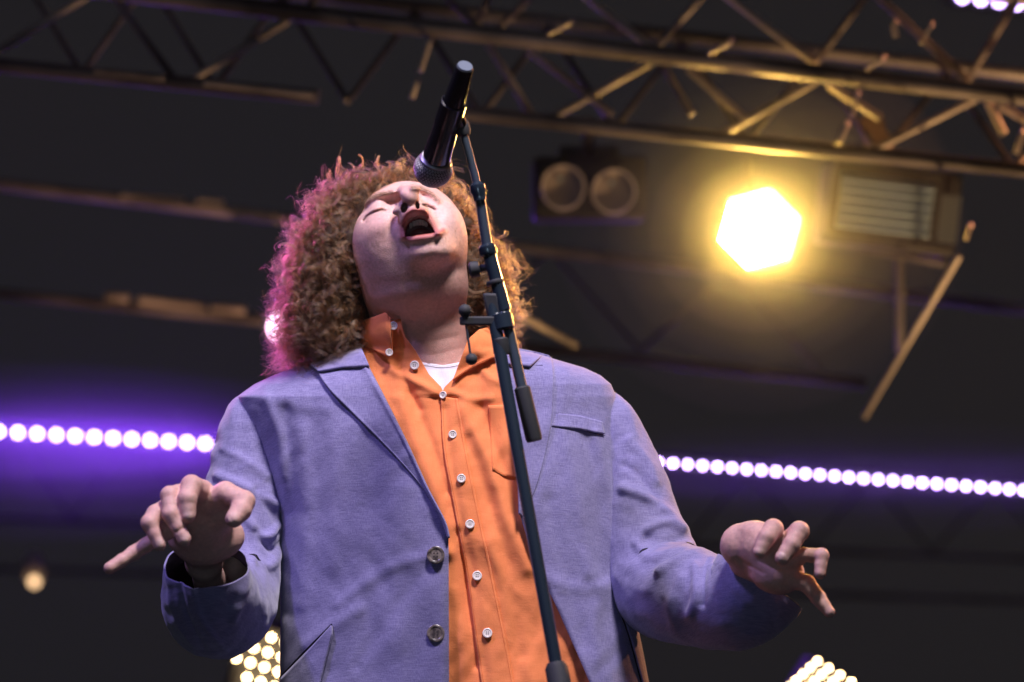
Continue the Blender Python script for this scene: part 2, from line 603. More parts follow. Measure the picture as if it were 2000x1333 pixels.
# the lit lamp: seven-lens wash light blown out to a hexagon
d = 4.5
ux, uy, uf = oriented(d)
hx = empty('wash_lamp', P(1480, 450, d), 'brilliant yellow-white hexagonal lamp glowing under the truss', 'stage lamp', 'lamps hung on the trusses')
c = P(1480, 450, d)


def hexa(c0, c1, r0, r1):
    V = []
    for cc, rr in ((c0, r0), (c1, r1)):
        V += [cc + rr * (ux * math.cos(a) + uy * math.sin(a)) for a in [math.radians(15 + 60 * k) for k in range(6)]]
    return V, [(0, 1, 2, 3, 4, 5), (11, 10, 9, 8, 7, 6)] + [(k, (k + 1) % 6, (k + 1) % 6 + 6, k + 6) for k in range(6)]


part('housing', hexa(c - uf * 0.25, c - uf * 0.012, 48, 80), M_BLACK, hx, 0.004)
part('bracket', tube(c - uf * 0.18, c - uf * 0.18 + uy * 150, 0.010), M_BLACK, hx)
part('lens', hexa(c - uf * 0.010, c + uf * 0.0, 75, 73), M_WARM_LENS, hx)
sh = hexa(c - uf * 0.012, c + uf * 0.03, 80, 84)
shr = link('shroud', sh[0], [q for q in sh[1] if len(q) == 4], M_BLACK, hx, smooth=False, solid=0.004)

# strobe lamp with louvred reflector, right
d = 4.7
ux, uy, uf = oriented(d)
sb = empty('strobe_lamp', P(1745, 400, d), 'boxy unlit strobe lamp with a grey louvred window', 'stage lamp', 'lamps hung on the trusses')
tilt = -7 * math.pi / 180
tx = ux * math.cos(tilt) + uy * math.sin(tilt)
ty = uy * math.cos(tilt) - ux * math.sin(tilt)
c = P(1748, 404, d)
part('housing', box(c - uf * 0.11, tx * 132, ty * 82, uf * 0.08), M_BLACK, sb, 0.01)
for (ox, oy, sx, sy) in ((-18, 64, 106, 8), (-18, -58, 106, 7), (-120, 2, 8, 62), (80, 2, 6, 62)):
    part('frame', box(c + tx * ox + ty * oy - uf * 0.01, tx * sx, ty * sy, uf * 0.02), M_BLACK, sb)
for k in range(6):
    oy = 46 - k * 18
    n = ty * 8 - uf * 0.012
    part('louvre', box(c - tx * 20 + ty * oy, tx * 92, n, np.cross(tx, n) / np.linalg.norm(np.cross(tx, n)) * 0.002), M_GLASSY, sb)
part('side_window', box(c + tx * 105 - ty * 12, tx * 20, ty * 46, uf * 0.008), M_GREYPANEL, sb)
part('bracket', merge(tube(c - uf * 0.1 + uy * 70, c - uf * 0.1 + uy * 150, 0.012), tube(c - uf * 0.1 - tx * 130 - ty * 78, c - uf * 0.1 + tx * 130 - ty * 94, 0.008)), M_ALU, sb)
fl = part('barn_door', box(P(1708, 262, 4.45), ux * 22 + uy * 6, uy * 34 - ux * 10, uf * 0.004), mat('brown_heatproof_flap', (0.16, 0.09, 0.05), 0.7), None)
tag(fl, 'brown metal flap hanging below the main truss chord', 'flap')


def led_bar(x0, y0, x1, y1, d0, d1, xs, label, m, r=0.0065, half=13, power=6, col=(0.24, 0.05, 1.0)):
    a, b = P(x0, y0, d0), P(x1, y1, d1)
    e = empty('led_bar', (a + b) / 2, label, 'light bar', 'violet light bars')
    dr = (b - a)
    L = np.linalg.norm(dr)
    dr = dr / L
    upv = UP - dr * np.dot(UP, dr)
    fw = np.cross(dr, upv)
    if np.dot(fw, FWD) > 0:
        fw = -fw
    part('casing', box((a + b) / 2 - fw * 0.035, dr * L / 2, upv * 0.022, fw * 0.03), M_BLACK, e, 0.004)
    for t in xs:
        c = a + dr * L * t
        part('lens', lathe(c - fw * 0.006, c + fw * 0.008, [(0, r), (0.6, r), (1, r * 0.7)], 12), m, e)
    l = bpy.data.lights.new('led_bar_light', 'AREA')
    l.shape = 'RECTANGLE'
    l.size = L
    l.size_y = 0.02
    l.energy = power
    l.color = col
    lo = bpy.data.objects.new('led_bar_light', l)
    sc.collection.objects.link(lo)
    R3 = Matrix((dr, np.cross(-fw, dr) * 1.0, -fw)).transposed()
    z = Vector(-fw)      # area light shines along its local -Z
    x = Vector(dr)
    y = z.cross(x)
    Mx = Matrix((x, y, z)).transposed().to_4x4()
    Mx = Matrix((x, (-z).cross(x), -z)).transposed().to_4x4()
    Mx = Matrix((x, Vector(fw).cross(x), Vector(fw))).transposed().to_4x4()
    Mx = Matrix((-x, Vector(-fw).cross(-x), Vector(-fw))).transposed().to_4x4()
    # local -Z must point along +fw (towards the audience)
    Mx.translation = Vector((a + b) / 2 + fw * 0.02)
    lo.matrix_world = Mx
    return e


led_bar(-60, 840, 475, 871, 8.4, 8.8, [(i + 0.5) / 14.6 for i in range(14)], 'violet light bar of round lenses left of the singer', M_LED_VIOLET, 0.009, power=36)
led_bar(1270, 902, 1640, 931, 6.3, 6.35, [(i + 0.55) / 12.9 for i in range(13)], 'violet light bar right beside the jacket sleeve', M_LED_VIOLET, 0.0048, power=2)
led_bar(1645, 932, 2080, 964, 6.35, 6.45, [(i + 0.45) / 15.3 for i in range(15)], 'violet light bar reaching the right edge of the picture', M_LED_VIOLET, 0.0048, power=2)
led_bar(1862, -8, 2120, 24, 8.6, 8.8, [(i + 0.5) / 7.3 for i in range(7)], 'violet light bar cut off at the upper right corner', M_LED_VIOLET, 0.009, power=3)


def led_panel(cells, d, label, rr, cx, cy, hw, hh, tilt):
    ux, uy, uf = oriented(d)
    e = empty('lens_lamp', P(cx, cy, d), label, 'stage lamp', 'warm lens panels low at the back')
    tx = ux * math.cos(tilt) - uy * math.sin(tilt)
    ty = uy * math.cos(tilt) + ux * math.sin(tilt)
    part('housing', box(P(cx, cy, d) - uf * 0.06, tx * hw, ty * hh, uf * 0.05), M_BLACK, e, 0.01)
    for x, y in cells:
        c = P(x, y, d)
        part('lens', lathe(c - uf * 0.008, c + uf * 0.01, [(0, rr), (0.6, rr), (1, rr * 0.7)], 12), M_LED_WARM, e)


led_panel([(530 + 27 * i - 14 * j * 0.5, 1246 + 9 * i + 29 * j) for i in range(-2, 3) for j in range(0, 5) if 455 < 530 + 27 * i - 7 * j], 5.6,
          'bright warm lens panel showing between the elbow and the jacket', 0.0034, 530, 1310, 80, 85, 0.3)
led_panel([(1597 + 22 * i - 14 * j, 1292 + 13.5 * i + 12.5 * j) for i in range(0, 4) for j in range(0, 6)], 5.2,
          'bright warm lens panel low at the right of the picture', 0.0026, 1598, 1350, 44, 44, 0.55)

sl = empty('par_lamp', P(67, 1120, 8.6), 'small warm lamp glowing low at the far left', 'stage lamp', 'lamps hung on the trusses')
part('housing', tube(P(67, 1098, 8.8), P(67, 1120, 8.62), 0.035, 16), M_ALU_LIT, sl)
part('lens', lathe(P(67, 1137, 8.62), P(67, 1139, 8.58), [(0, 0.018), (1, 0.014)], 16), M_LED_SMALL, sl)
sp = empty('beam_lamp', P(552, 640, 5.5), 'white-pink lamp shining through the hair at the left of the head', 'stage lamp', 'lamps hung on the trusses')
part('housing', lathe(P(552, 640, 5.7), P(552, 640, 5.52), [(0, 0.03), (1, 0.045)], 20), M_BLACK, sp)
part('lens', lathe(P(552, 640, 5.515), P(552, 640, 5.50), [(0, 0.032), (1, 0.027)], 20), M_LED_PINK, sp)

# ================================================================ THE SINGER
FEET = np.array([-0.03, 2.72, 1.0])
person = empty('person', FEET, 'singer in lavender jacket and orange shirt, head thrown back, arms spread', 'person')


# ---- signed distance body
class Field:
    def __init__(self, p):
        self.x, self.y, self.z = p[:, 0], p[:, 1], p[:, 2]
        self.d = np.full(len(p), 200.0, dtype=np.float32)

    def _in(self, lo, hi, m):
        return np.nonzero((self.x > lo[0] - m) & (self.x < hi[0] + m) & (self.y > lo[1] - m) & (self.y < hi[1] + m) & (self.z > lo[2] - m) & (self.z < hi[2] + m))[0]

    def _join(self, i, q, k, cut=False):
        a = self.d[i]
        if cut:
            q = -q
            h = np.clip(0.5 - 0.5 * (a - q) / k, 0, 1)
            h = np.clip(0.5 + 0.5 * (a - q) / k, 0, 1)
            self.d[i] = q * (1 - h) + a * h + k * h * (1 - h)
        else:
            h = np.clip(0.5 + 0.5 * (a - q) / k, 0, 1)
            self.d[i] = a * (1 - h) + q * h - k * h * (1 - h)

    def ell(self, c, r, k=8.0, cut=False, rot=0.0):
        R = max(r)
        i = self._in([c[0] - R, c[1] - R, c[2] - R], [c[0] + R, c[1] + R, c[2] + R], 60 if not cut else 12)
        if len(i) == 0:
            return
        x, y, z = self.x[i] - c[0], self.y[i] - c[1], self.z[i] - c[2]
        if rot:
            cs, sn = math.cos(rot), math.sin(rot)
            x, y = x * cs + y * sn, -x * sn + y * cs
        k0 = np.sqrt((x / r[0]) ** 2 + (y / r[1]) ** 2 + (z / r[2]) ** 2)
        k1 = np.sqrt((x / r[0] ** 2) ** 2 + (y / r[1] ** 2) ** 2 + (z / r[2] ** 2) ** 2) + 1e-6
        self._join(i, k0 * (k0 - 1) / k1, k, cut)

    def rc(self, a, b, ra, rb, k=8.0, cut=False):
        a = np.array(a, float)
        b = np.array(b, float)
        R = max(ra, rb)
        i = self._in(np.minimum(a, b) - R, np.maximum(a, b) + R, 60 if not cut else 12)
        if len(i) == 0:
            return
        x, y, z = self.x[i] - a[0], self.y[i] - a[1], self.z[i] - a[2]
        v = b - a
        t = np.clip((x * v[0] + y * v[1] + z * v[2]) / (v @ v), 0, 1)
        q = np.sqrt((x - t * v[0]) ** 2 + (y - t * v[1]) ** 2 + (z - t * v[2]) ** 2) - (ra + (rb - ra) * t)
        self._join(i, q.astype(np.float32), k, cut)

    def finger(self, pts, k=4.0):
        """knuckled finger: thinner between the joints, a pad at the tip"""
        pts = [np.array(p, float) * [1, 1, 1, 1.0] for p in pts]
        for n, (p, q) in enumerate(zip(pts[:-1], pts[1:])):
            m = (p + q) / 2
            m[3] = 0.93 * (p[3] + q[3]) / 2
            self.rc(p[:3], m[:3], p[3], m[3], k)
            self.rc(m[:3], q[:3], m[3], q[3], k)

    def chain(self, pts, k=6.0):
        for p, q in zip(pts[:-1], pts[1:]):
            self.rc(p[:3], q[:3], p[3], q[3], k)


UPPER_LIP = smooth_line([(786, 462), (786, 442), (792, 422), (803, 412), (816, 410), (829, 413), (841, 428), (850, 446), (857, 456)], 4)
LOWER_LIP = smooth_line([(790, 464), (803, 467), (822, 464), (842, 461), (857, 456), (865, 451)], 4)
CAV = np.array([(793, 462), (793, 449), (799, 438), (808, 431), (818, 428), (829, 431), (839, 441), (848, 454), (836, 456), (812, 459)])
LASH_L = smooth_line([(710, 431), (718, 422), (731, 415), (744, 411), (753, 411)], 4)
LASH_R = smooth_line([(826, 401), (834, 403), (842, 406), (849, 410)], 4)
BROW_L = smooth_line([(708, 399), (722, 389), (742, 381), (766, 377)], 4)
BROW_R = smooth_line([(806, 367), (822, 368), (840, 377), (856, 392)], 4)


def poly_sd(x, y, poly):
    n = len(poly)
    d = seg_dist(x, y, np.vstack([poly, poly[:1]]))
    inside = np.zeros(x.shape, bool)
    j = n - 1
    for i in range(n):
        xi, yi = poly[i]
        xj, yj = poly[j]
        c = ((yi > y) != (yj > y)) & (x < (xj - xi) * (y - yi) / (yj - yi + 1e-9) + xi)
        inside ^= c
        j = i
    return np.where(inside, -d, d)


def g2(x, y, cx, cy, sx, sy, rot=0.0):
    x, y = x - cx, y - cy
    if rot:
        cs, sn = math.cos(rot), math.sin(rot)
        x, y = x * cs + y * sn, -x * sn + y * cs
    return np.exp(-0.5 * ((x / sx) ** 2 + (y / sy) ** 2))


def rid(x, y, pts, wd):
    return np.exp(-(seg_dist(x, y, pts) / wd) ** 2)


WRL = (398, 1098, 285)      # wrists
WRR = (1456, 1130, 250)


def body_field(p):
    f = Field(p)
    # head and neck
    f.ell((796, 462, -62), (112, 108, 128), 10)
    f.ell((803, 500, 0), (107, 104, 92), 30)
    f.ell((748, 470, 24), (52, 66, 54), 26)
    f.ell((866, 462, 22), (40, 62, 52), 26)
    f.ell((841, 488, 80), (40, 27, 37), 32)
    f.ell((812, 562, -14), (95, 60, 82), 40)
    f.rc((812, 580, -52), (832, 740, -64), 97, 86, 30)
    # torso, shoulders and arms under the clothes
    f.rc((700, 800, -70), (1030, 800, -70), 58, 58, 60)
    f.rc((700, 800, -70), (505, 815, -50), 54, 32, 40)
    f.rc((1030, 800, -70), (1165, 805, -50), 54, 32, 40)
    f.ell((860, 1050, -30), (250, 330, 105), 60)
    f.ell((880, 1420, 10), (250, 200, 110), 60)
    f.chain([(505, 815, -50, 32), (470, 980, -25, 42), (440, 1180, 30, 42), (425, 1180, 120, 40), (*WRL, 28)], 14)
    f.chain([(1165, 805, -50, 32), (1240, 960, -20, 42), (1292, 1150, 40, 42), (1350, 1160, 130, 40), (*WRR, 28)], 14)
    # nose
    f.rc((789, 372, 30), (800, 382, 98), 10, 15, 8)
    f.ell((800, 384, 112), (18, 15, 20), 6)
    f.ell((783, 409, 92), (13.5, 17, 23), 5)
    f.ell((819, 399, 90), (10, 14, 21), 5)
    f.ell((803, 402, 106), (7, 15, 15), 5)
    # hand at the left of the picture, pointing down at the viewer
    hz0 = 400
    f.chain([(*WRL, 36), (396, 1060, 325, 42), (396, 1020, 372, 36)], 18)
    f.ell((402, 1048, 338), (76, 52, 34), 18)
    f.ell((392, 1020, hz0 - 32), (60, 50, 30), 18, False, -0.3)
    f.ell((428, 1000, hz0 - 14), (38, 36, 28), 14)
    f.ell((365, 985, hz0 - 4), (48, 34, 28), 14, False, -0.5)
    f.finger([(345, 1020, 400, 24), (306, 1052, 424, 16), (262, 1080, 440, 14.5), (214, 1110, 462, 12)], 5)
    f.finger([(345, 985, 405, 24), (304, 1004, 446, 18), (292, 1022, 462, 17), (312, 1064, 472, 13)], 4)
    f.finger([(365, 965, 405, 24), (332, 968, 452, 18.5), (334, 1005, 474, 17.5), (360, 1054, 482, 14.5)], 4)
    f.finger([(390, 965, 400, 30), (374, 949, 452, 21), (366, 975, 474, 19), (368, 1008, 482, 15)], 4)
    f.finger([(410, 985, 396, 28), (440, 964, 418, 23), (476, 980, 440, 22), (470, 998, 455, 20.5), (457, 1014, 470, 17.5)], 5)
    # hand at the right of the picture, fingers hooked
    f.chain([(*WRR, 28), (1466, 1098, 310, 38), (1500, 1108, 355, 38)], 18)
    f.ell((1450, 1066, 345), (44, 44, 30), 20)
    f.ell((1480, 1042, 362), (34, 24, 26), 16, False, 0.3)
    f.ell((1522, 1122, 372), (50, 40, 32), 18)
    f.ell((1500, 1072, 372), (52, 44, 30), 16)
    f.finger([(1492, 1070, 385, 24), (1510, 1034, 428, 20), (1498, 1050, 448, 18), (1484, 1078, 456, 13.5)], 4)
    f.finger([(1520, 1078, 385, 24), (1561, 1038, 428, 19.5), (1546, 1064, 446, 17.5), (1528, 1090, 456, 15)], 4)
    f.finger([(1540, 1100, 380, 22), (1570, 1084, 412, 14), (1604, 1086, 428, 15), (1601, 1120, 440, 11.5)], 4)
    f.finger([(1540, 1130, 375, 20), (1576, 1140, 398, 17), (1598, 1168, 410, 15), (1620, 1196, 424, 11)], 5)
    # face details: only the front of the head
    i = np.nonzero((p[:, 0] > 680) & (p[:, 0] < 930) & (p[:, 1] > 340) & (p[:, 1] < 760) & (p[:, 2] > -60))[0]
    x, y, z = p[i, 0], p[i, 1], p[i, 2]
    b = np.zeros(len(i), np.float32)
    b += 9 * g2(x, y, 822, 440, 48, 40) * (z > 0)
    b += 10 * rid(x, y, BROW_L, 8) + 8 * rid(x, y, BROW_R, 7)
    b -= 13 * g2(x, y, 764, 397, 12, 8, -0.35) + 9 * g2(x, y, 712, 408, 14, 7, -0.4) + 9 * g2(x, y, 828, 388, 9, 8)
    b += 9 * g2(x, y, 733, 405, 17, 8, -0.3) + 6 * g2(x, y, 838, 396, 11, 6, 0.3)
    b -= 5.5 * rid(x, y, LASH_L, 2.8) + 4.5 * rid(x, y, LASH_R, 2.4)
    b += 7 * g2(x, y, 740, 440, 28, 16, -0.5) + 4 * g2(x, y, 872, 430, 16, 18)
    b -= 5 * g2(x, y, 771, 428, 6, 22, 0.35)            # fold beside the nose
    b -= 1.5 * g2(x, y, 872, 446, 10, 22, -0.35)
    b += 8 * rid(x, y, UPPER_LIP, 6.5) + 6.5 * rid(x, y, LOWER_LIP, 8.0)
    b -= 3.5 * g2(x, y, 832, 481, 30, 7.0, -0.12)
    b -= 1.5 * g2(x, y, 846, 503, 7, 9)
    b -= 2.5 * rid(x, y, [(740, 560), (790, 552), (850, 540), (890, 524)], 16)
    b -= 1.2 * rid(x, y, [(790, 664), (840, 668), (900, 655)], 7)
    b -= 0.8 * rid(x, y, [(800, 690), (850, 694), (902, 680)], 5)
    b += 5 * g2(x, y, 750, 374, 20, 8, -0.2) - 4 * g2(x, y, 777, 424, 5, 9, 0.4)
    b += 0.35 * vnoise(x / 11, y / 11, z / 11)
    f.d[i] -= b * np.clip((z + 40) / 60, 0, 1)
    # mouth opening
    j = i[(x > 780) & (x < 866) & (y > 405) & (y < 472)]
    q = np.maximum(poly_sd(p[j, 0], p[j, 1], CAV) - 0.5, 30 - p[j, 2]).astype(np.float32)
    f._join(j, q, 3.0, True)
    j = np.nonzero(p[:, 2] > 300)[0]
    x, y, z = p[j, 0], p[j, 1], p[j, 2]
    f.d[j] += 1.6 * rid(x, y, [(372, 1060), (392, 1030), (420, 1018)], 3) + 1.6 * rid(x, y, [(345, 1040), (375, 1020), (400, 995)], 3) + 1.8 * rid(x, y, [(1480, 1095), (1510, 1110), (1540, 1112)], 3) + 1.6 * rid(x, y, [(1440, 1090), (1462, 1104), (1490, 1120)], 3) - 0.4 * vnoise(x / 8, y / 8, z / 8)
    f.ell((790, 406, 112), (6.4, 10.5, 40), 2.0, True, 0.25)
    f.ell((815, 402, 108), (4.0, 8.5, 36), 2.0, True, -0.15)
    return f.d


def mesh_field(fn, lo, hi, h):
    lo = np.array(lo, float)
    nb = np.ceil((np.array(hi) - lo) / (8 * h)).astype(int)
    gx, gy, gz = np.meshgrid(*[np.arange(n) for n in nb], indexing='ij')
    B = np.stack([gx.ravel(), gy.ravel(), gz.ravel()], 1)
    cen = lo + (B * 8 + 4) * h
    dv = fn(cen.astype(np.float32))
    B = B[np.abs(dv) < 8 * h * 0.87 + 16]
    g = np.arange(9)
    ox, oy, oz = np.meshgrid(g, g, g, indexing='ij')
    O = np.stack([ox.ravel(), oy.ravel(), oz.ravel()], 1)
    V = np.empty((len(B), 729), np.float32)
    step = 3000
    for s in range(0, len(B), step):
        pts = lo + (B[s:s + step, None, :] * 8 + O[None]) * h
        V[s:s + step] = fn(pts.reshape(-1, 3).astype(np.float32)).reshape(-1, 729)
    V = V.reshape(-1, 9, 9, 9)
    sg = V < 0
    cnt = sum(sg[:, a:a + 8, b:b + 8, c:c + 8].astype(np.int8) for a in (0, 1) for b in (0, 1) for c in (0, 1))
    n, i, j, k = np.nonzero((cnt > 0) & (cnt < 8))
    dims = nb * 8 + 2
    G = B[n] * 8 + np.stack([i, j, k], 1)
    ids = (G[:, 0] * dims[1] + G[:, 1]) * dims[2] + G[:, 2]
    order = np.argsort(ids)
    ids, G, n, i, j, k = ids[order], G[order], n[order], i[order], j[order], k[order]
    acc = np.zeros((len(ids), 3), np.float32)
    ct = np.zeros(len(ids), np.float32)
    for ax in range(3):
        o1, o2 = [a for a in range(3) if a != ax]
        for a in (0, 1):
            for b in (0, 1):
                c0 = [0, 0, 0]
                c0[o1], c0[o2] = a, b
                c1 = list(c0)
                c1[ax] = 1
                va = V[n, i + c0[0], j + c0[1], k + c0[2]]
                vb = V[n, i + c1[0], j + c1[1], k + c1[2]]
                m = (va < 0) != (vb < 0)
                t = np.where(m, va / np.where(m, va - vb, 1), 0)
                q = np.tile(np.array(c0, np.float32), (len(ids), 1))
                q[:, ax] = t
                acc += q * m[:, None]
                ct += m
    P3 = lo + (G + acc / np.maximum(ct, 1)[:, None]) * h
    quads = []
    for ax in range(3):
        o1, o2 = (ax + 1) % 3, (ax + 2) % 3
        sl1 = [slice(None), slice(0, 8), slice(0, 8), slice(0, 8)]
        sl2 = list(sl1)
        sl2[ax + 1] = slice(1, 9)
        A_, B_ = sg[tuple(sl1)], sg[tuple(sl2)]
        nn, ii, jj, kk = np.nonzero(A_ != B_)
        flip = A_[nn, ii, jj, kk]
        g0 = B[nn] * 8 + np.stack([ii, jj, kk], 1)
        cs = []
        for a, b in ((0, 0), (-1, 0), (-1, -1), (0, -1)):
            q = g0.copy()
            q[:, o1] += a
            q[:, o2] += b
            qi = (q[:, 0] * dims[1] + q[:, 1]) * dims[2] + q[:, 2]
            pos = np.clip(np.searchsorted(ids, qi), 0, len(ids) - 1)
            ok = ids[pos] == qi
            cs.append(np.where(ok, pos, -1))
        Q = np.stack(cs, 1)
        Q = np.where(flip[:, None], Q, Q[:, ::-1])
        quads.append(Q[(Q >= 0).all(1)])
    Q = np.vstack(quads)[:, ::-1]      # picture space is left-handed
    return P3, Q


VB, QB = mesh_field(body_field, (190, 330, -220), (1650, 1640, 520), 2.3)
M_SKIN = mat('skin', (0.6, 0.36, 0.3), 0.54, 0, 0.36)
bs = M_SKIN.node_tree.nodes['Principled BSDF']
bs.inputs['Coat Weight'].default_value = 0.08
bs.inputs['Coat Roughness'].default_value = 0.3
bs.inputs['Subsurface Weight'].default_value = 0.12
bs.inputs['Subsurface Radius'].default_value = (1.0, 0.35, 0.2)
bs.inputs['Subsurface Scale'].default_value = 0.006
at = N(M_SKIN, 'ShaderNodeAttribute', attribute_name='skin_tint')
mp = coords(M_SKIN, (260, 260, 260))
no = N(M_SKIN, 'ShaderNodeTexNoise')
no.inputs['Scale'].default_value = 1
no.inputs['Detail'].default_value = 5
wire(M_SKIN, mp, 0, no, 'Vector')
mr = N(M_SKIN, 'ShaderNodeMapRange')
mr.inputs['From Min'].default_value = 0.3
mr.inputs['From Max'].default_value = 0.7
mr.inputs['To Min'].default_value = 0.90
mr.inputs['To Max'].default_value = 1.08
wire(M_SKIN, no, 'Fac', mr, 'Value')
vm = N(M_SKIN, 'ShaderNodeVectorMath', operation='SCALE')
wire(M_SKIN, at, 'Color', vm, 0)
wire(M_SKIN, mr, 'Result', vm, 'Scale')
M_SKIN.node_tree.links.new(vm.outputs[0], bs.inputs['Base Color'])
bu = N(M_SKIN, 'ShaderNodeBump')
bu.inputs['Strength'].default_value = 0.6
bu.inputs['Distance'].default_value = 0.0012
mp2 = coords(M_SKIN, (900, 900, 900))
no2 = N(M_SKIN, 'ShaderNodeTexNoise')
no2.inputs['Scale'].default_value = 1
no2.inputs['Detail'].default_value = 3
wire(M_SKIN, mp2, 0, no2, 'Vector')
wire(M_SKIN, no2, 'Fac', bu, 'Height')
wire(M_SKIN, bu, 'Normal', bs, 'Normal')

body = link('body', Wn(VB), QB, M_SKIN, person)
x, y, z = VB.T
col = np.tile(np.array([0.74, 0.47, 0.40]), (len(VB), 1))


def paint(msk, c):
    global col
    col = col * (1 - msk[:, None]) + np.array(c) * msk[:, None]


head = (z > -40) & (y < 760) & (x > 670) & (x < 940)
hnd = z > 330
paint(0.30 * head * (g2(x, y, 745, 450, 26, 22) + g2(x, y, 800, 388, 16, 14)), (0.72, 0.32, 0.29))
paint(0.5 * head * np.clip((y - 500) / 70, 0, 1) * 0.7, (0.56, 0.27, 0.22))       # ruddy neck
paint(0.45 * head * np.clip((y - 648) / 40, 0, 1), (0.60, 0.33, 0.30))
bl_ = np.clip(vnoise(x / 15, y / 15, z / 15) * 0.8 + vnoise(x / 6, y / 6, z / 6) * 0.5, 0, 1)
paint(0.22 * bl_ * (z > -40), (0.58, 0.23, 0.19))
sp1 = vnoise(x / 3.1, y / 3.1, z / 3.1)
paint(0.5 * head * np.clip((sp1 - 0.62) / 0.2, 0, 1) * (y > 395) * (y < 540), (0.42, 0.18, 0.13))
paint(0.28 * head * (y > 470) * (y < 570) * np.clip(0.5 + vnoise(x / 2.4, y / 2.4), 0, 1), (0.40, 0.22, 0.13))   # stubble
lipm = np.maximum(rid(x, y, UPPER_LIP, 6.0), rid(x, y, LOWER_LIP, 6.5)) * head * (z > 30)
lipm = np.maximum(lipm, (head & (z > 30)) * np.clip(1 - np.maximum(poly_sd(x, y, CAV) - 2.5, 0) / 3, 0, 1))
paint(np.clip(lipm * 1.3 - 0.25, 0, 1) * 0.9, (0.46, 0.13, 0.12))
ins = head & (poly_sd(x, y, CAV) < 1.5) & (z > 20)
paint(ins.astype(float) * 0.95, (0.20, 0.03, 0.035))
paint((head * (rid(x, y, LASH_L, 2.0) + rid(x, y, LASH_R, 1.8)) * 0.85).clip(0, 1), (0.12, 0.06, 0.04))
paint(head * rid(x, y, BROW_L, 5) * 0.7, (0.22, 0.12, 0.07))
paint(head * rid(x, y, BROW_R, 5) * 0.7, (0.26, 0.15, 0.09))
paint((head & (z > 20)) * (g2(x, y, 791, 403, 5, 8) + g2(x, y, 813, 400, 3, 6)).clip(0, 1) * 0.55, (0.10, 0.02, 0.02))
paint(hnd * 0.30, (0.70, 0.36, 0.31))
for nx, ny in ((455, 1012), (368, 1004), (361, 1052), (313, 1060), (1484, 1076), (1527, 1088)):
    paint(hnd * g2(x, y, nx, ny, 7, 9) * 0.45, (0.85, 0.62, 0.55))
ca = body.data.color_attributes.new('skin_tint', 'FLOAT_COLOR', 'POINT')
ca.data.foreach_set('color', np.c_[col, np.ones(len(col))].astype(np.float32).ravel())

M_NAIL = mat('finger_nail', (0.74, 0.50, 0.44), 0.25)
for nx, ny, nz, nr in ((455, 1011, 484, 8.5), (368, 1002, 494, 6.5), (360, 1047, 494, 6), (312, 1057, 483, 5.5), (1485, 1072, 467, 6), (1528, 1084, 469, 6.5)):
    c_ = W(nx, ny, nz)
    n_ = W(nx, ny - 3, nz + 8) - c_
    part('nail', lathe(c_ - n_ * 0.5, c_ + n_ * 0.10, [(0, nr * S * .9), (0.6, nr * S), (0.85, nr * S * 0.8), (1, nr * S * 0.3)], 16), M_NAIL, person)

# upper teeth and tongue
M_TEETH = mat('tooth_enamel', (0.75, 0.62, 0.56), 0.3)
for k in range(6):
    t = (k - 2.5) / 2.5
    cx, cy = 817 + 15 * t, 438 + 4 * abs(t) ** 2 - 1.5 * t
    wd = 3.6 if abs(t) < 0.3 else 3.1
    V, Fc = lathe(W(cx, cy - 7, 68 - 6 * t * t), W(cx + 0.4, cy + 2.5, 72 - 6 * t * t), [(0, wd * S), (0.3, wd * 1.05 * S), (0.85, wd * S), (1, wd * 0.6 * S)], 12)
    part('tooth', (V, Fc), M_TEETH, person)
V, Fc = lathe(W(800, 458, 45), W(842, 453, 45), [(0, 2 * S), (0.25, 9 * S), (0.5, 11 * S), (0.75, 9 * S), (1, 2 * S)], 20)
part('tongue', (V, Fc), mat('tongue_pink', (0.32, 0.08, 0.08), 0.35), person)

# ================================================================ clothes
KEY_Y = np.array([560, 600, 640, 680, 692, 705, 720, 735, 752, 775, 800, 860, 950, 1000, 1100, 1200, 1333, 1450, 1640], float)
KEY_L = np.array([715, 712, 708, 702, 655, 618, 572, 535, 498, 466, 470, 500, 530, 545, 549, 550, 548, 545, 560], float)
KEY_R = np.array([930, 935, 950, 990, 1048, 1088, 1140, 1172, 1192, 1202, 1204, 1208, 1216, 1220, 1228, 1240, 1266, 1285, 1290], float)
KEY_ZC = np.array([-50, -50, -50, -58, -62, -65, -65, -62, -58, -56, -55, -50, -45, -42, -38, -30, -15, 0, 10], float)
KEY_HD = np.array([88, 94, 100, 106, 108, 110, 113, 117, 121, 127, 133, 148, 166, 172, 182, 190, 196, 198, 196], float)
PE = 2.5


def rowv(y):
    L, R = np.interp(y, KEY_Y, KEY_L), np.interp(y, KEY_Y, KEY_R)
    return (L + R) / 2, (R - L) / 2, np.interp(y, KEY_Y, KEY_ZC), np.interp(y, KEY_Y, KEY_HD)


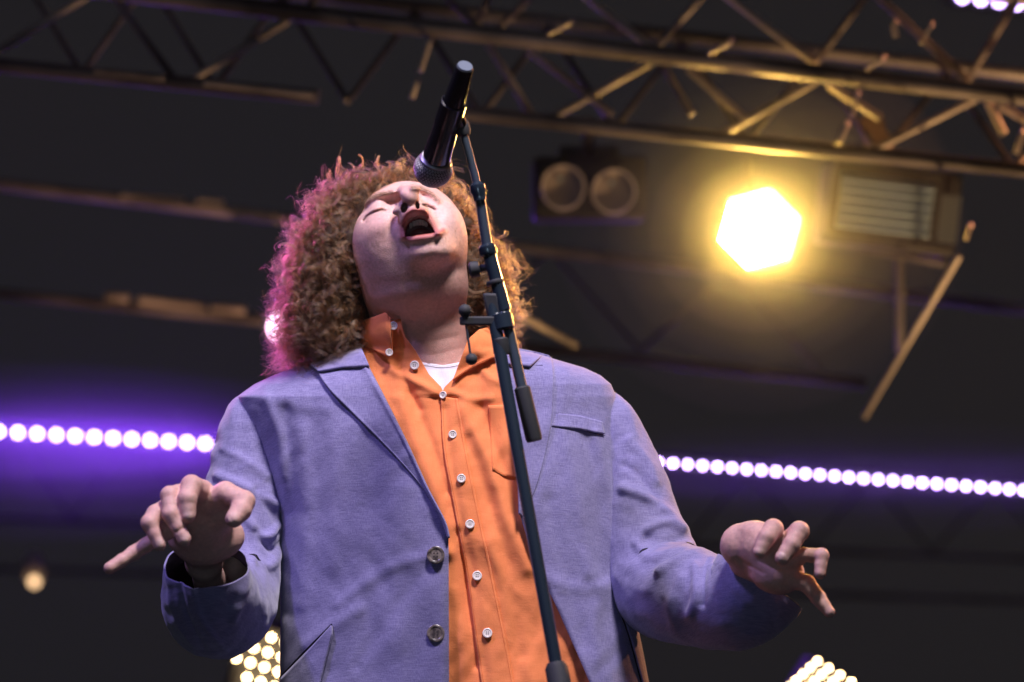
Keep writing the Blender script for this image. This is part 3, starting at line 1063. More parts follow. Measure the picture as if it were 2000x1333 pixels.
JF = [  # soft folds on the jacket front, (polyline, height, width)
    ([(560, 800), (572, 960), (560, 1200)], -7, 14), ([(590, 840), (600, 1000), (590, 1180)], 5, 16),
    ([(640, 780), (655, 930), (650, 1100)], 4, 20), ([(722, 860), (735, 1000), (720, 1333)], -4, 22),
    ([(790, 960), (770, 1140), (780, 1333)], 4, 24), ([(520, 780), (545, 850), (552, 930)], 6, 10),
    ([(700, 1190), (600, 1260)], 4, 14), ([(850, 1085), (760, 1110), (660, 1180)], 3.5, 12), ([(850, 1100), (780, 1180), (700, 1300)], -3, 14),
    ([(1100, 840), (1125, 960), (1150, 1120)], 5, 15), ([(1165, 850), (1190, 960), (1205, 1080)], 6, 11), ([(1145, 860), (1165, 980), (1180, 1120)], -5, 12),
    ([(1075, 980), (1100, 1100), (1140, 1260)], -4, 16), ([(1110, 720), (1100, 800)], 3, 14), ([(1060, 1130), (1130, 1150), (1210, 1140)], 3, 14),
    ([(1180, 1150), (1160, 1230), (1190, 1333)], 4, 14), ([(480, 770), (560, 790), (640, 800)], 2.5, 12)]


def folds(x, y, lst):
    r = np.zeros_like(x)
    for pts, a, wd in lst:
        r += a * rid(x, y, smooth_line(pts, 4) if len(pts) > 2 else pts, wd)
    return r


def front_base(x, y):
    cx, hw, zc, hd = rowv(y)
    t = np.clip(np.abs(x - cx) / hw, 0, 0.999)
    return zc + hd * (1 - t ** PE) ** (1 / PE)


def cloth_noise(x, y, s=1.0):
    return s * (3.6 * vnoise(x / 55 + 7, y / 95) + 2.0 * vnoise(x / 26 + 1.7 * np.sin(y / 70), y / 52 + 3) + 0.5 * vnoise(x / 11, y / 19))


def ZJ(x, y):
    x, y = np.asarray(x, float), np.asarray(y, float)
    return front_base(x, y) + folds(x, y, JF) + cloth_noise(x, y)


def ease(y, keys):
    k = np.array(keys, float)
    return np.interp(y, k[:, 0], k[:, 1])


XIN_L = [(680, 700), (720, 720), (760, 742), (860, 791), (950, 832), (1020, 868), (1045, 876), (1333, 877), (1450, 874), (1640, 850)]
XIN_R = [(680, 992), (760, 998), (860, 1006), (1000, 1014), (1050, 1029), (1130, 1060), (1200, 1094), (1333, 1152), (1450, 1205), (1640, 1262)]


def grid_faces(nr, nc, flip=False):
    i, j = np.meshgrid(np.arange(nr - 1), np.arange(nc - 1), indexing='ij')
    a = (i * nc + j).ravel()
    q = np.stack([a, a + 1, a + nc + 1, a + nc], 1)
    return q[:, ::-1] if flip else q


def panel(side):
    ys = np.r_[np.arange(682, 780, 2.0), np.arange(780, 1620, 5.0)]
    nc = 170
    V = []
    for yy in ys:
        cx, hw, zc, hd = rowv(yy)
        xin = ease(yy, XIN_L if side < 0 else XIN_R)
        t = np.clip((xin - cx) / hw, -0.98, 0.98)
        phi0 = math.acos(np.sign(t) * abs(t) ** (PE / 2))
        if side < 0:
            phi = phi0 + (3 * math.pi / 2 - phi0) * np.linspace(0, 1, nc) ** 0.85
        else:
            phi = phi0 + (-math.pi / 2 - phi0) * np.linspace(0, 1, nc) ** 0.85
        cs, sn = np.cos(phi), np.sin(phi)
        xx = cx + hw * np.sign(cs) * np.abs(cs) ** (2 / PE)
        zz = zc + hd * np.sign(sn) * np.abs(sn) ** (2 / PE)
        y_ = np.full(nc, yy)
        fr = np.clip((zz - zc) / 50, 0, 1)
        zz = zz + fr * (folds(xx, y_, JF) + cloth_noise(xx, y_))
        u = np.linspace(0, 1, nc)
        zz += 9 * np.exp(-(u / 0.10) ** 2) * (yy > 700)     # front edge stands off the shirt
        V.append(np.stack([xx, y_, zz], 1))
    V = np.vstack(V)
    return V, grid_faces(len(ys), nc, side > 0)


Vl, Ql = panel(-1)
jacket = link('jacket', Wn(Vl), Ql, M_JACKET, person, solid=0.0022)
Vr, Qr = panel(1)
jr = link('front_panel', Wn(Vr), Qr, M_JACKET, jacket, solid=0.0022)

LS_F = [([(425, 930), (470, 948), (535, 985)], 7, 9), ([(440, 880), (480, 900), (520, 930)], 4, 9), ([(480, 1015), (515, 1050), (548, 1025)], 9, 8),
        ([(484, 1088), (520, 1108), (548, 1085)], 7, 10), ([(500, 1040), (530, 1075), (550, 1060)], -8, 7), ([(488, 1098), (506, 1150), (515, 1200)], 8, 7),
        ([(455, 1210), (475, 1150), (490, 1100)], 9, 9), ([(330, 1120), (340, 1200), (385, 1275)], 6, 5), ([(350, 1120), (365, 1200), (400, 1270)], -6, 6),
        ([(372, 1130), (395, 1210), (440, 1270)], 5, 6), ([(455, 800), (460, 850), (450, 900)], 3, 10), ([(500, 960), (530, 1000), (545, 1040)], -6, 8)]
RS_F = [([(1252, 1074), (1272, 1090), (1320, 1078), (1362, 1060), (1386, 1064)], 8, 10), ([(1260, 1050), (1300, 1060), (1350, 1046)], -6, 12),
        ([(1218, 955), (1275, 978), (1322, 1022), (1352, 1050)], 9, 10), ([(1245, 1062), (1262, 1036), (1300, 1022), (1330, 1034)], 8, 8),
        ([(1290, 1120), (1326, 1094), (1380, 1070)], 10, 7), ([(1280, 1100), (1320, 1088)], -2.5, 8), ([(1359, 1110), (1362, 1160), (1350, 1200)], 8, 9), ([(1262, 1155), (1296, 1115)], 4, 10),
        ([(1386, 1075), (1376, 1120), (1372, 1180)], -6, 7), ([(1230, 860), (1262, 900), (1280, 940)], 5, 10), ([(1222, 910), (1250, 930), (1285, 985)], -5, 9),
        ([(1330, 1130), (1310, 1180), (1320, 1230)], 6, 10), ([(1225, 800), (1240, 850)], 3, 10)]


def sleeve(path, fl, name, seed):
    c = smooth_line([p[:3] for p in path], 26)
    r = smooth_line([(p[3], 0) for p in path], 26)[:, 0]
    nr, nc = len(c), 150
    T = np.gradient(c, axis=0)
    T /= np.linalg.norm(T, axis=1)[:, None]
    u = np.array([0.0, 0, 1]) - T[0] * T[0][2]
    u /= np.linalg.norm(u)
    V, Nn = [], []
    ang = np.linspace(0, 2 * math.pi, nc, endpoint=False)
    for i in range(nr):
        u = u - T[i] * (u @ T[i])
        u /= np.linalg.norm(u)
        v = np.cross(T[i], u)
        n = np.cos(ang)[:, None] * u + np.sin(ang)[:, None] * v
        V.append(c[i] + r[i] * n)
        Nn.append(n)
    V, Nn = np.vstack(V), np.vstack(Nn)
    fr = np.clip(Nn[:, 2] * 1.4 + 0.1, 0, 1)
    dsp = folds(V[:, 0], V[:, 1], fl) * fr + 2.5 * vnoise(V[:, 0] / 30 + seed, V[:, 1] / 24, V[:, 2] / 34) + 0.5 * vnoise(V[:, 0] / 12, V[:, 1] / 12, V[:, 2] / 12 + seed)
    V = V + Nn * dsp[:, None]
    i, j = np.meshgrid(np.arange(nr - 1), np.arange(nc), indexing='ij')
    a, b = (i * nc + j).ravel(), (i * nc + (j + 1) % nc).ravel()
    Q = np.stack([a, b, b + nc, a + nc], 1)
    return link(name, Wn(V), Q[:, ::-1], M_JACKET, jacket, solid=0.0022), c, r, T


sleeve([(520, 792, -66, 40), (496, 822, -56, 56), (480, 890, -44, 64), (474, 975, -24, 76), (462, 1070, 2, 86), (446, 1155, 45, 98), (428, 1182, 130, 104),
        (414, 1174, 205, 98), (409, 1158, 252, 92), (404, 1134, 280, 86), (403, 1104, 300, 81)], LS_F, 'sleeve', 3)
sleeve([(1150, 786, -66, 38), (1183, 816, -56, 50), (1212, 880, -42, 60), (1236, 960, -20, 72), (1258, 1055, 4, 86), (1290, 1140, 50, 98), (1340, 1163, 130, 96),
        (1404, 1180, 190, 88), (1446, 1178, 232, 90), (1468, 1160, 244, 94), (1484, 1136, 243, 97)], RS_F, 'sleeve', 9)

# shoulder seams, dart and edge stitching: thin cords lying on the cloth
def cord(pts, r, m, parent, zf, lift=0.5, name='seam', n=6):
    c = resample(smooth_line(pts, 8), max(12, int(len(pts) * 10)))
    zz = zf(c[:, 0], c[:, 1]) + lift
    c3 = Wn(np.c_[c, zz])
    V, Fc = [], []
    for i in range(len(c3)):
        t = c3[min(i + 1, len(c3) - 1)] - c3[max(i - 1, 0)]
        u, v = frame(t)
        for k in range(n):
            a = 2 * math.pi * k / n
            V.append(c3[i] + r * S * (math.cos(a) * u + math.sin(a) * v))
    for i in range(len(c3) - 1):
        for k in range(n):
            l = (k + 1) % n
            Fc.append((i * n + k, i * n + l, (i + 1) * n + l, (i + 1) * n + k))
    return link(name, V, Fc, m, parent)


cord([(620, 900), (624, 1000), (622, 1120)], 0.8, M_SEAM, jacket, ZJ, 1.2, 'dart')
cord([(1168, 880), (1190, 980), (1203, 1120)], 0.8, M_SEAM, jacket, ZJ, 1.2, 'dart')


def sheet(A, B, zf, m, parent, name, ns=60, nt=14, offs=None, solid=0.0020, bulge=0.0):
    A, B = resample(A, ns), resample(B, ns)
    V = []
    for j in range(nt):
        t = j / (nt - 1)
        p = A * (1 - t) + B * t
        zz = zf(p[:, 0], p[:, 1])
        s = np.linspace(0, 1, ns)
        zz = zz + (offs(s, t) if offs else 0) + bulge * math.sin(math.pi * t)
        V.append(np.c_[p, zz])
    dA, dB = A[ns // 2 + 1] - A[ns // 2], B[ns // 2] - A[ns // 2]
    return link(name, Wn(np.vstack(V)), grid_faces(nt, ns, dA[0] * dB[1] - dA[1] * dB[0] > 0), m, parent, solid=solid)


# lapels
LI = smooth_line([(703, 682), (722, 722), (744, 764), (793, 862), (834, 952), (868, 1018), (877, 1050)], 10)
LO = smooth_line([(612, 712), (640, 757), (690, 808), (752, 870), (815, 940), (856, 1000), (876, 1052)], 10)
sheet(LO, LI, ZJ, M_JACKET, jacket, 'lapel', 110, 34, lambda s, t: 14 + 6 * t + 6 * np.exp(-((1 - t) / 0.12) ** 2) - 2 * s - 8 * np.exp(-((1 - t) / 0.03) ** 2) + 2.0 * np.exp(-(t / 0.06) ** 2), 0.0026)
RI = smooth_line([(984, 684), (996, 760), (1004, 850), (1010, 920), (1014, 1004)], 10)
RO = smooth_line([(1050, 692), (1078, 704), (1079, 800), (1068, 872), (1047, 950), (1018, 1010)], 10)
sheet(RI, RO, ZJ, M_JACKET, jacket, 'lapel', 100, 30, lambda s, t: 12 + 7 * (1 - t) - 2 * s, 0.0026)
# collar leaf over the left lapel and the notch on the right one
sheet([(606, 712), (640, 700), (704, 676)], [(622, 726), (668, 718), (722, 716)], ZJ, M_JACKET, jacket, 'collar', 40, 10, lambda s, t: 22 + 4 * t, 0.0024)
sheet([(985, 676), (1030, 684), (1056, 690)], [(992, 712), (1035, 716), (1060, 694)], ZJ, M_JACKET, jacket, 'collar', 40, 10, lambda s, t: 22 + 3 * t, 0.0024)
# breast pocket welt, side pockets
sheet([(1088, 808), (1130, 812), (1175, 824)], [(1077, 833), (1130, 838), (1180, 848)], ZJ, M_JACKET, jacket, 'breast_pocket', 50, 10, lambda s, t: 5 + 3 * t, 0.0024)
cord([(1078, 836), (1130, 841), (1181, 851)], 1.3, M_LINING, jacket, ZJ, 1.5, 'pocket_slit')
sheet([(548, 1326), (595, 1278), (648, 1222)], [(570, 1392), (624, 1340), (648, 1240)], ZJ, M_JACKET, jacket, 'pocket_flap', 50, 14, lambda s, t: 6 + 5 * t, 0.0030)
cord([(546, 1324), (595, 1273), (648, 1220)], 2.0, M_LINING, jacket, ZJ, 6, 'pocket_slit')
sheet([(1214, 1198), (1232, 1250), (1256, 1340)], [(1226, 1196), (1243, 1250), (1262, 1340)], ZJ, M_JACKET, jacket, 'pocket_flap', 40, 10, lambda s, t: 7 + 5 * t, 0.0030)
cord([(1213, 1198), (1230, 1250), (1254, 1340)], 2.0, M_LINING, jacket, ZJ, 5, 'pocket_slit')
cord([(1093, 1178), (1108, 1180), (1124, 1178)], 2.0, M_SEAM, jacket, ZJ, 2, 'buttonhole')
cord([(1060, 1057), (1066, 1059), (1072, 1058)], 1.8, M_SEAM, jacket, ZJ, 2, 'buttonhole')
cord([(1034, 712), (1046, 714), (1060, 714)], 1.0, M_SEAM, jacket, ZJ, 17, 'buttonhole')


def button(x, y, z, r, m, parent, holes=4, tiltx=0.0, thick=3.4):
    c = W(x, y, z)
    n = W(x + tiltx * 10, y - 1.5, z + 10) - c
    n /= np.linalg.norm(n)
    R = r * S
    T = thick * S
    V, Fc = lathe(c, c + n * T, [(0, R * 0.9), (0.3, R), (0.85, R * 0.98), (1.0, R * 0.88), (0.98, R * 0.74), (0.72, R * 0.62)], 28)
    b = part('button', (V, Fc), m, parent)
    u, v = frame(n)
    hs = []
    for k in range(holes):
        a = math.pi / 4 + k * math.pi / 2
        p = c + n * T * 0.70 + (u * math.cos(a) + v * math.sin(a)) * R * 0.26
        hs.append(tube(p, p + n * T * 0.06, R * 0.11, 8))
    o = merge(*hs)
    k = len(b.data.vertices)
    bm = bmesh.new()
    bm.from_mesh(b.data)
    b.data.materials.append(M_HOLE)
    vs = [bm.verts.new(Vector(p - ORG[person.name])) for p in o[0]]
    for q in o[1]:
        fc = bm.faces.new([vs[i] for i in q])
        fc.material_index = 1
    bm.to_mesh(b.data)
    bm.free()
    return b


for bx, by in ((851, 1085), (851, 1238)):
    button(bx, by, float(ZJ(bx, by)) + 10, 17, M_HORN, jacket, thick=6)

# ---- shirt
SF = [([(868, 800), (880, 900), (900, 1010), (925, 1130), (950, 1333)], -4, 9), ([(905, 800), (950, 890), (990, 1000), (1030, 1110)], 8, 16),
      ([(940, 800), (975, 900), (1005, 1000)], -7, 14), ([(915, 860), (955, 980), (990, 1120), (1020, 1280)], -6, 14), ([(960, 1060), (1000, 1180), (1040, 1333)], 7, 18),
      ([(780, 780), (810, 860), (850, 960), (880, 1080)], 6, 13), ([(800, 770), (840, 860), (872, 960)], -6, 10), ([(760, 720), (800, 740), (850, 765)], 6, 8),
      ([(770, 700), (790, 740), (820, 800)], -5, 8), ([(880, 1080), (895, 1200), (905, 1333)], 6, 14), ([(895, 1040), (912, 1160), (930, 1300)], -6, 9),
      ([(940, 720), (960, 740), (1000, 750)], 5, 8), ([(880, 765), (920, 780), (960, 778)], 4, 7)]


def ZS(x, y):
    x, y = np.asarray(x, float), np.asarray(y, float)
    return front_base(x, y) - 10 + folds(x, y, SF) + 1.4 * cloth_noise(x + 300, y)


SL_IN = [(622, 782), (640, 786), (660, 793), (686, 812), (732, 838), (757, 862), (772, 868), (875, 884), (985, 905), (1122, 930), (1331, 960), (1620, 1000)]
SR_IN = [(650, 940), (680, 918), (705, 908), (735, 890), (757, 868), (774, 861), (875, 866), (985, 886), (1122, 911), (1331, 940), (1620, 985)]


def shirt_half(side):
    ys = np.arange(624 if side < 0 else 652, 1600, 4.0)
    nc = 110
    V = []
    for yy in ys:
        cx, hw, zc, hd = rowv(yy)
        xi = ease(yy, SL_IN if side < 0 else SR_IN)
        xo = cx + side * hw * 0.93
        xx = xi + (xo - xi) * np.linspace(0, 1, nc)
        y_ = np.full(nc, yy)
        zz = ZS(xx, y_) - (3.0 if side < 0 else 0)
        if yy < 775:
            zz = zz + 5 * np.exp(-(np.linspace(0, 1, nc) / 0.12) ** 2)
        V.append(np.stack([xx, y_, zz], 1))
    return np.vstack(V), grid_faces(len(ys), nc, side > 0)


Vs, Qs = shirt_half(-1)
shirt = link('shirt', Wn(Vs), Qs, M_SHIRT, person, solid=0.0012)
Vs, Qs = shirt_half(1)
link('front_panel', Wn(Vs), Qs, M_SHIRT, shirt, solid=0.0012)
PLL = smooth_line([(861, 775), (866, 875), (886, 985), (911, 1122), (940, 1331), (985, 1600)], 10)
PLR = smooth_line([(893, 779), (910, 875), (932, 985), (967, 1150), (1003, 1331), (1050, 1600)], 10)
sheet(PLL, PLR, ZS, M_SHIRT, shirt, 'placket', 220, 16, lambda s, t: 3.2 + 0.5 * np.sin(s * 90 + 3 * t) * (1 if t in (0, 1) else 0.3), 0.0014)
for k, sh in ((PLL, 4), (PLR, -4)):
    cord((k + np.array([sh, 0]))[::6], 0.45, M_THREAD, shirt, ZS, 4.4, 'stitching')
# collar leaves
sheet([(700, 668), (702, 640), (712, 626), (754, 611), (763, 622)], [(702, 672), (710, 674), (730, 683), (752, 696), (764, 698)], ZS, M_SHIRT, shirt, 'collar', 50, 16,
      lambda s, t: 13 + 10 * np.sin(math.pi * min(1, t * 1.2)) - 3 * t, 0.0018)
sheet([(914, 664), (935, 645), (962, 638), (1000, 650)], [(884, 744), (918, 722), (962, 700), (1006, 690)], ZS, M_SHIRT, shirt, 'collar', 50, 16,
      lambda s, t: 12 + 8 * np.sin(math.pi * min(1, t * 1.2)), 0.0018)
cord([(757, 616), (766, 650), (765, 690), (760, 697)], 0.9, M_THREAD, shirt, ZS, 17, 'stitching')
cord([(884, 742), (918, 718), (962, 697)], 0.9, M_THREAD, shirt, ZS, 17, 'stitching')
# chest pocket
sheet([(954, 792), (1004, 790), (1050, 792)], [(962, 918), (985, 932), (1050, 940)], ZS, M_SHIRT, shirt, 'chest_pocket', 40, 20, lambda s, t: 2.6, 0.0012)
cord([(957, 796), (960, 860), (965, 914), (988, 930)], 0.45, M_THREAD, shirt, ZS, 3.6, 'stitching')
for bx, by, r, tl in ((866, 772, 7.5, -0.5), (884, 849, 8.2, 0), (901, 935, 8.6, 0), (918, 1024, 9, 0), (932, 1125, 9.2, 0), (952, 1237, 9.4, 0), (975, 1352, 9.5, 0), (810, 714, 9, -0.2)):
    button(bx, by, float(ZS(bx, by)) + 5.5, r, M_PEARL, shirt, tiltx=tl)
button(768, 637, float(ZS(768, 637)) + 12, 8.5, M_PEARL, shirt, tiltx=0.1)
button(760, 689, float(ZS(760, 689)) + 17, 7.5, M_PEARL, shirt, tiltx=0.1)

# white undershirt
ZT = lambda x, y: front_base(x, y) - 10.0 + 0 * x
us = sheet([(790, 700), (828, 709), (866, 714), (905, 707), (950, 690)], [(790, 800), (828, 800), (866, 800), (905, 800), (950, 800)], lambda x, y: ZS(x, y) - 4.5, M_TEE, person, 'undershirt', 60, 30)
cord([(800, 706), (828, 713), (866, 718), (905, 711), (930, 702)], 1.4, M_TEE, us, lambda x, y: ZS(x, y) - 4.5, 1, 'neck_rib')
cord([(800, 713), (828, 720), (866, 725), (905, 718), (930, 709)], 0.6, M_TEE, us, lambda x, y: ZS(x, y) - 4.5, 1, 'neck_rib')

# trousers and shoes below the frame
hip = np.array([0.0, 2.66, 2.02])
def leg_loft(pts, rs, n=28):
    c = smooth_line(pts, 8)
    r = smooth_line([(a, 0) for a in rs], 8)[:, 0]
    V, Fc = [], []
    for i in range(len(c)):
        for k in range(n):
            a = 2 * math.pi * k / n
            V.append(c[i] + r[i] * np.array([math.cos(a), math.sin(a) * 0.95, 0]))
    for i in range(len(c) - 1):
        for k in range(n):
            l = (k + 1) % n
            Fc.append((i * n + k, i * n + l, (i + 1) * n + l, (i + 1) * n + k))
    return V, Fc


tro = []
for s in (-1, 1):
    x0 = -0.045 + s * 0.10
    tro.append(leg_loft([(x0, 2.66, 2.06), (x0 + s * .03, 2.66, 1.85), (x0 + s * .07, 2.63, 1.5), (x0 + s * .10, 2.68, 1.10), (x0 + s * .10, 2.70, 1.03)], [0.115, 0.115, 0.085, 0.075, 0.085]))
part('trousers', merge(*tro), M_TROUSER, person)
for s in (-1, 1):
    x0 = -0.045 + s * 0.20
    bm_ = lathe((x0, 2.78, 1.045), (x0, 2.52, 1.03), [(0, 0.035), (0.15, 0.045), (0.5, 0.04), (0.85, 0.042), (1, 0.025)], 20)
    part('shoe', bm_, M_SHOE, person)

# ================================================================ hair
LOBES = [(742, 388, -72, 50), (692, 412, -62, 64), (658, 470, -48, 77), (640, 548, -40, 80), (630, 610, -36, 82), (624, 652, -44, 66), (655, 650, -30, 56),
         (800, 384, -108, 48), (855, 398, -100, 42), (884, 438, -92, 44), (928, 515, -90, 56), (944, 582, -92, 58), (950, 632, -96, 46), (790, 440, -150, 120), (670, 600, -110, 100), (900, 580, -140, 95)]


def hair_field(p):
    f = Field(p)
    for a, b, c, r in LOBES:
        f.ell((a, b, c), (r * 0.84, r * 0.84, r * 0.84), 22)
    n = 9 * vnoise(p[:, 0] / 19, p[:, 1] / 19, p[:, 2] / 19) + 2.5 * vnoise(p[:, 0] / 7, p[:, 1] / 7, p[:, 2] / 7)
    return f.d + n


VH, QH = mesh_field(hair_field, (500, 270, -300), (1060, 740, 60), 5.0)
M_HAIRCORE = mat('hair_depth_brown', (0.05, 0.026, 0.012), 0.8)
M_HAIR = bpy.data.materials.new('curly_brown_hair')
M_HAIR.use_nodes = True
nt = M_HAIR.node_tree
nt.nodes.clear()
hb = nt.nodes.new('ShaderNodeBsdfHairPrincipled')
hb.parametrization = 'COLOR'
hb.inputs['Color'].default_value = (0.20, 0.10, 0.04, 1)
hb.inputs['Roughness'].default_value = 0.35
hb.inputs['Radial Roughness'].default_value = 0.45
hb.inputs['Random Roughness'].default_value = 0.2
ta_ = nt.nodes.new('ShaderNodeAttribute')
ta_.attribute_name = 'lock_tint'
tv_ = nt.nodes.new('ShaderNodeVectorMath')
tv_.operation = 'SCALE'
tv_.inputs[0].default_value = (0.165, 0.074, 0.027)
nt.links.new(ta_.outputs['Fac'], tv_.inputs['Scale'])
nt.links.new(tv_.outputs[0], hb.inputs['Color'])
ho = nt.nodes.new('ShaderNodeOutputMaterial')
nt.links.new(hb.outputs[0], ho.inputs[0])
hairm = link('hair', Wn(VH), QH, M_HAIRCORE, person)

FACE = np.array([(697, 400), (714, 388), (742, 372), (786, 366), (815, 370), (845, 384), (868, 406), (890, 432), (907, 470), (914, 530), (915, 640), (915, 720),
                 (745, 720), (712, 640), (706, 560), (692, 500), (689, 450)], float)


def make_locks():
    strands = []
    rad = []
    tint = []
    nlock = 1350
    L = np.array(LOBES[:13], float)
    wt = L[:, 3] ** 2
    wt /= wt.sum()
    made = 0
    while made < nlock:
        a, b, c, r = L[RNG.choice(len(L), p=wt)]
        u = RNG.normal(size=3)
        u /= np.linalg.norm(u)
        if u[2] < -0.55:
            continue
        tip = np.array([a, b, c]) + u * r * RNG.uniform(0.72, 1.05)
        # skip those buried in another lobe or hanging over the face
        dd = np.linalg.norm(L[:, :3] - tip, axis=1) / L[:, 3]
        if (dd < 0.69).sum() > 0:
            continue
        if poly_sd(np.array([tip[0]]), np.array([tip[1]]), FACE)[0] < 3 and tip[2] > -90:
            continue
        made += 1
        # root towards the skull
        skull = np.array([795, 450, -110.0])
        gdir = tip - skull
        gdir /= np.linalg.norm(gdir)
        axis = 0.55 * gdir + 0.35 * u + np.array([0, 0.55, 0.0]) + RNG.normal(size=3) * 0.42
        axis /= np.linalg.norm(axis)
        ln = RNG.uniform(55, 115)
        tn = RNG.uniform(0.25, 0.8) + (RNG.random() < 0.2) * RNG.uniform(0.3, 1.0)
        start = tip - axis * ln * 0.62
        e1 = np.cross(axis, RNG.normal(size=3))
        e1 /= np.linalg.norm(e1)
        e2 = np.cross(axis, e1)
        R = RNG.uniform(6.5, 15)
        turns = ln / (R * RNG.uniform(3.0, 4.6))
        ph = RNG.uniform(0, 6.28)
        hand = RNG.choice([-1, 1])
        npts = 22
        t = np.linspace(0, 1, npts)
        ns = 17
        bend = RNG.normal(size=3) * 7
        for k in range(ns):
            sp_ = RNG.normal(size=3) * 1.15
            fz = 1.0
            if RNG.random() < 0.10:
                fz = RNG.uniform(1.5, 2.9)
            rr = (R * RNG.uniform(0.86, 1.14)) * (0.75 + 0.3 * t) * fz ** 0.6
            p2 = ph + RNG.normal() * 0.22
            an = p2 + hand * 2 * math.pi * turns * t * RNG.uniform(0.95, 1.05)
            line = start + axis * (ln * t * (1 if fz == 1 else 1.15))[:, None] + bend * (t * t)[:, None] + sp_ * (0.6 + 0.8 * t * fz)[:, None]
            line = line + e1 * (np.cos(an) * rr)[:, None] + e2 * (np.sin(an) * rr)[:, None]
            # keep strands off the face
            s_ = poly_sd(line[:, 0], line[:, 1], FACE)
            over = (s_ < -5) & (line[:, 2] > -80)
            if over.any():
                cut = int(np.argmax(over))
                if cut < 6:
                    continue
                line = resample(line[:cut], npts)
            strands.append(line)
            rad.append(RNG.uniform(0.12, 0.21))
            tint.append(tn * RNG.uniform(0.85, 1.15))
    # sparse curls at the lower left, with the lamp showing through them
    for _ in range(900):
        p0 = np.array([RNG.uniform(566, 600), RNG.uniform(585, 715), RNG.uniform(-70, -20)])
        t = np.linspace(0, 1, 26)
        ln = RNG.uniform(15, 62)
        R = RNG.uniform(4, 10)
        an = RNG.uniform(0, 6.28) + t * RNG.uniform(5, 15)
        dv = np.array([-1, RNG.normal() * 0.35 + 0.15, RNG.normal() * 0.4])
        line = p0 + dv * (ln * t)[:, None] + np.stack([0.5 * np.cos(an), np.sin(an), np.cos(an + 1)], 1) * (R * (0.4 + 0.6 * t))[:, None]
        strands.append(line)
        rad.append(0.14)
        tint.append(0.9)
    # loose fly-aways round the outline
    for _ in range(1800):
        a, b, c, r = L[RNG.choice(len(L), p=wt)]
        u = RNG.normal(size=3)
        u[2] *= 0.5
        u /= np.linalg.norm(u)
        p0 = np.array([a, b, c]) + u * r * 0.95
        if poly_sd(np.array([p0[0]]), np.array([p0[1]]), FACE)[0] < 12:
            continue
        t = np.linspace(0, 1, 22)
        ln = RNG.uniform(18, 46)
        side = np.cross(u, RNG.normal(size=3))
        side /= np.linalg.norm(side)
        w2 = np.cross(u, side)
        R = RNG.uniform(3, 9)
        an = RNG.uniform(0, 6.28) + t * RNG.uniform(2.5, 8)
        line = p0 + u * (ln * np.sin(t * 1.7))[:, None] + side * (np.cos(an) * R * t)[:, None] + w2 * (np.sin(an) * R * t)[:, None] + np.array([0, 14, 0]) * (t * t)[:, None]
        strands.append(line)
        rad.append(0.075)
        tint.append(1.0)
    return strands, rad, tint


strands, rads, tints = make_locks()


def curves_obj(name, strands, rads, m, parent, tints=None):
    cu = bpy.data.hair_curves.new(name)
    sizes = [len(s) for s in strands]
    cu.add_curves(sizes)
    pts = Wn(np.vstack(strands)) - ORG[person.name]
    cu.attributes['position'].data.foreach_set('vector', pts.astype(np.float32).ravel())
    ra = cu.attributes.get('radius') or cu.attributes.new('radius', 'FLOAT', 'POINT')
    rr = np.concatenate([r * S * (1.15 - 0.55 * np.linspace(0, 1, n)) for r, n in zip(rads, sizes)])
    ra.data.foreach_set('value', rr.astype(np.float32))
    ta = cu.attributes.new('lock_tint', 'FLOAT', 'CURVE')
    ta.data.foreach_set('value', np.array(tints if tints is not None else [0.22] * len(sizes), np.float32))
    cu.materials.append(m)
    o = bpy.data.objects.new(name, cu)
    sc.collection.objects.link(o)
    o.parent = parent
    return o


curves_obj('curls', strands, rads, M_HAIR, hairm, tints)
# eyelashes and brows
fine = []
for line, ln, nn, zz in ((LASH_L, 6, 90, 3), (LASH_R, 5, 50, 3), (BROW_L, 9, 260, 4), (BROW_R, 7, 180, 4)):
    pts = resample(line, nn)
    for q in pts:
        q = q + RNG.normal(size=2) * (0.6 if zz == 3 else 2.2)
        i = np.argmin((VB[:, 0] - q[0]) ** 2 + (VB[:, 1] - q[1]) ** 2 + ((VB[:, 2] < 0) * 1e6))
        z0 = VB[i, 2]
        t = np.linspace(0, 1, 6)
        if zz == 3:
            dv = np.array([RNG.normal() * 1.5, ln * 0.7, ln * 0.5])
        else:
            dv = np.array([-ln * 0.6, RNG.normal() * 1.0 - 1.5, 1.0])
        fine.append(np.array([q[0], q[1], z0]) + t[:, None] * dv)
curves_obj('eyelashes', fine, [0.16] * len(fine), M_HAIR, person)

# ================================================================ microphone and stand
ZM0, ZM1 = 290, 460
mA, mB = np.array(W(846, 330, ZM0)), np.array(W(908, 131, ZM1))       # ball centre, butt end
mic = empty('microphone', mA, 'black wireless microphone with silver mesh head, pointing down at the face', 'microphone')
part('handle', lathe(mA + (mB - mA) * 0.10, mB, [(0, 24.5 * S), (0.04, 26 * S), (0.3, 23.5 * S), (0.50, 21 * S), (0.51, 19 * S), (0.53, 19 * S), (0.54, 20.5 * S), (0.80, 18.5 * S),
                                                 (0.81, 17.5 * S), (0.985, 16.5 * S), (1.0, 15.2 * S)], 40), M_MIC, mic)
part('end_cap', lathe(mB, mB + (mB - mA) * 0.012, [(0, 14.2 * S), (1, 13.2 * S)], 32), mat('blue_grey_end_cap', (0.09, 0.12, 0.17), 0.4), mic)
part('switch', box(mA + (mB - mA) * 0.66 - RIGHT * 19 * S, (mB - mA) * 0.05, UP * 4 * S, RIGHT * 3 * S), M_MIC, mic, 0.001)
ax = (mB - mA) / np.linalg.norm(mB - mA)
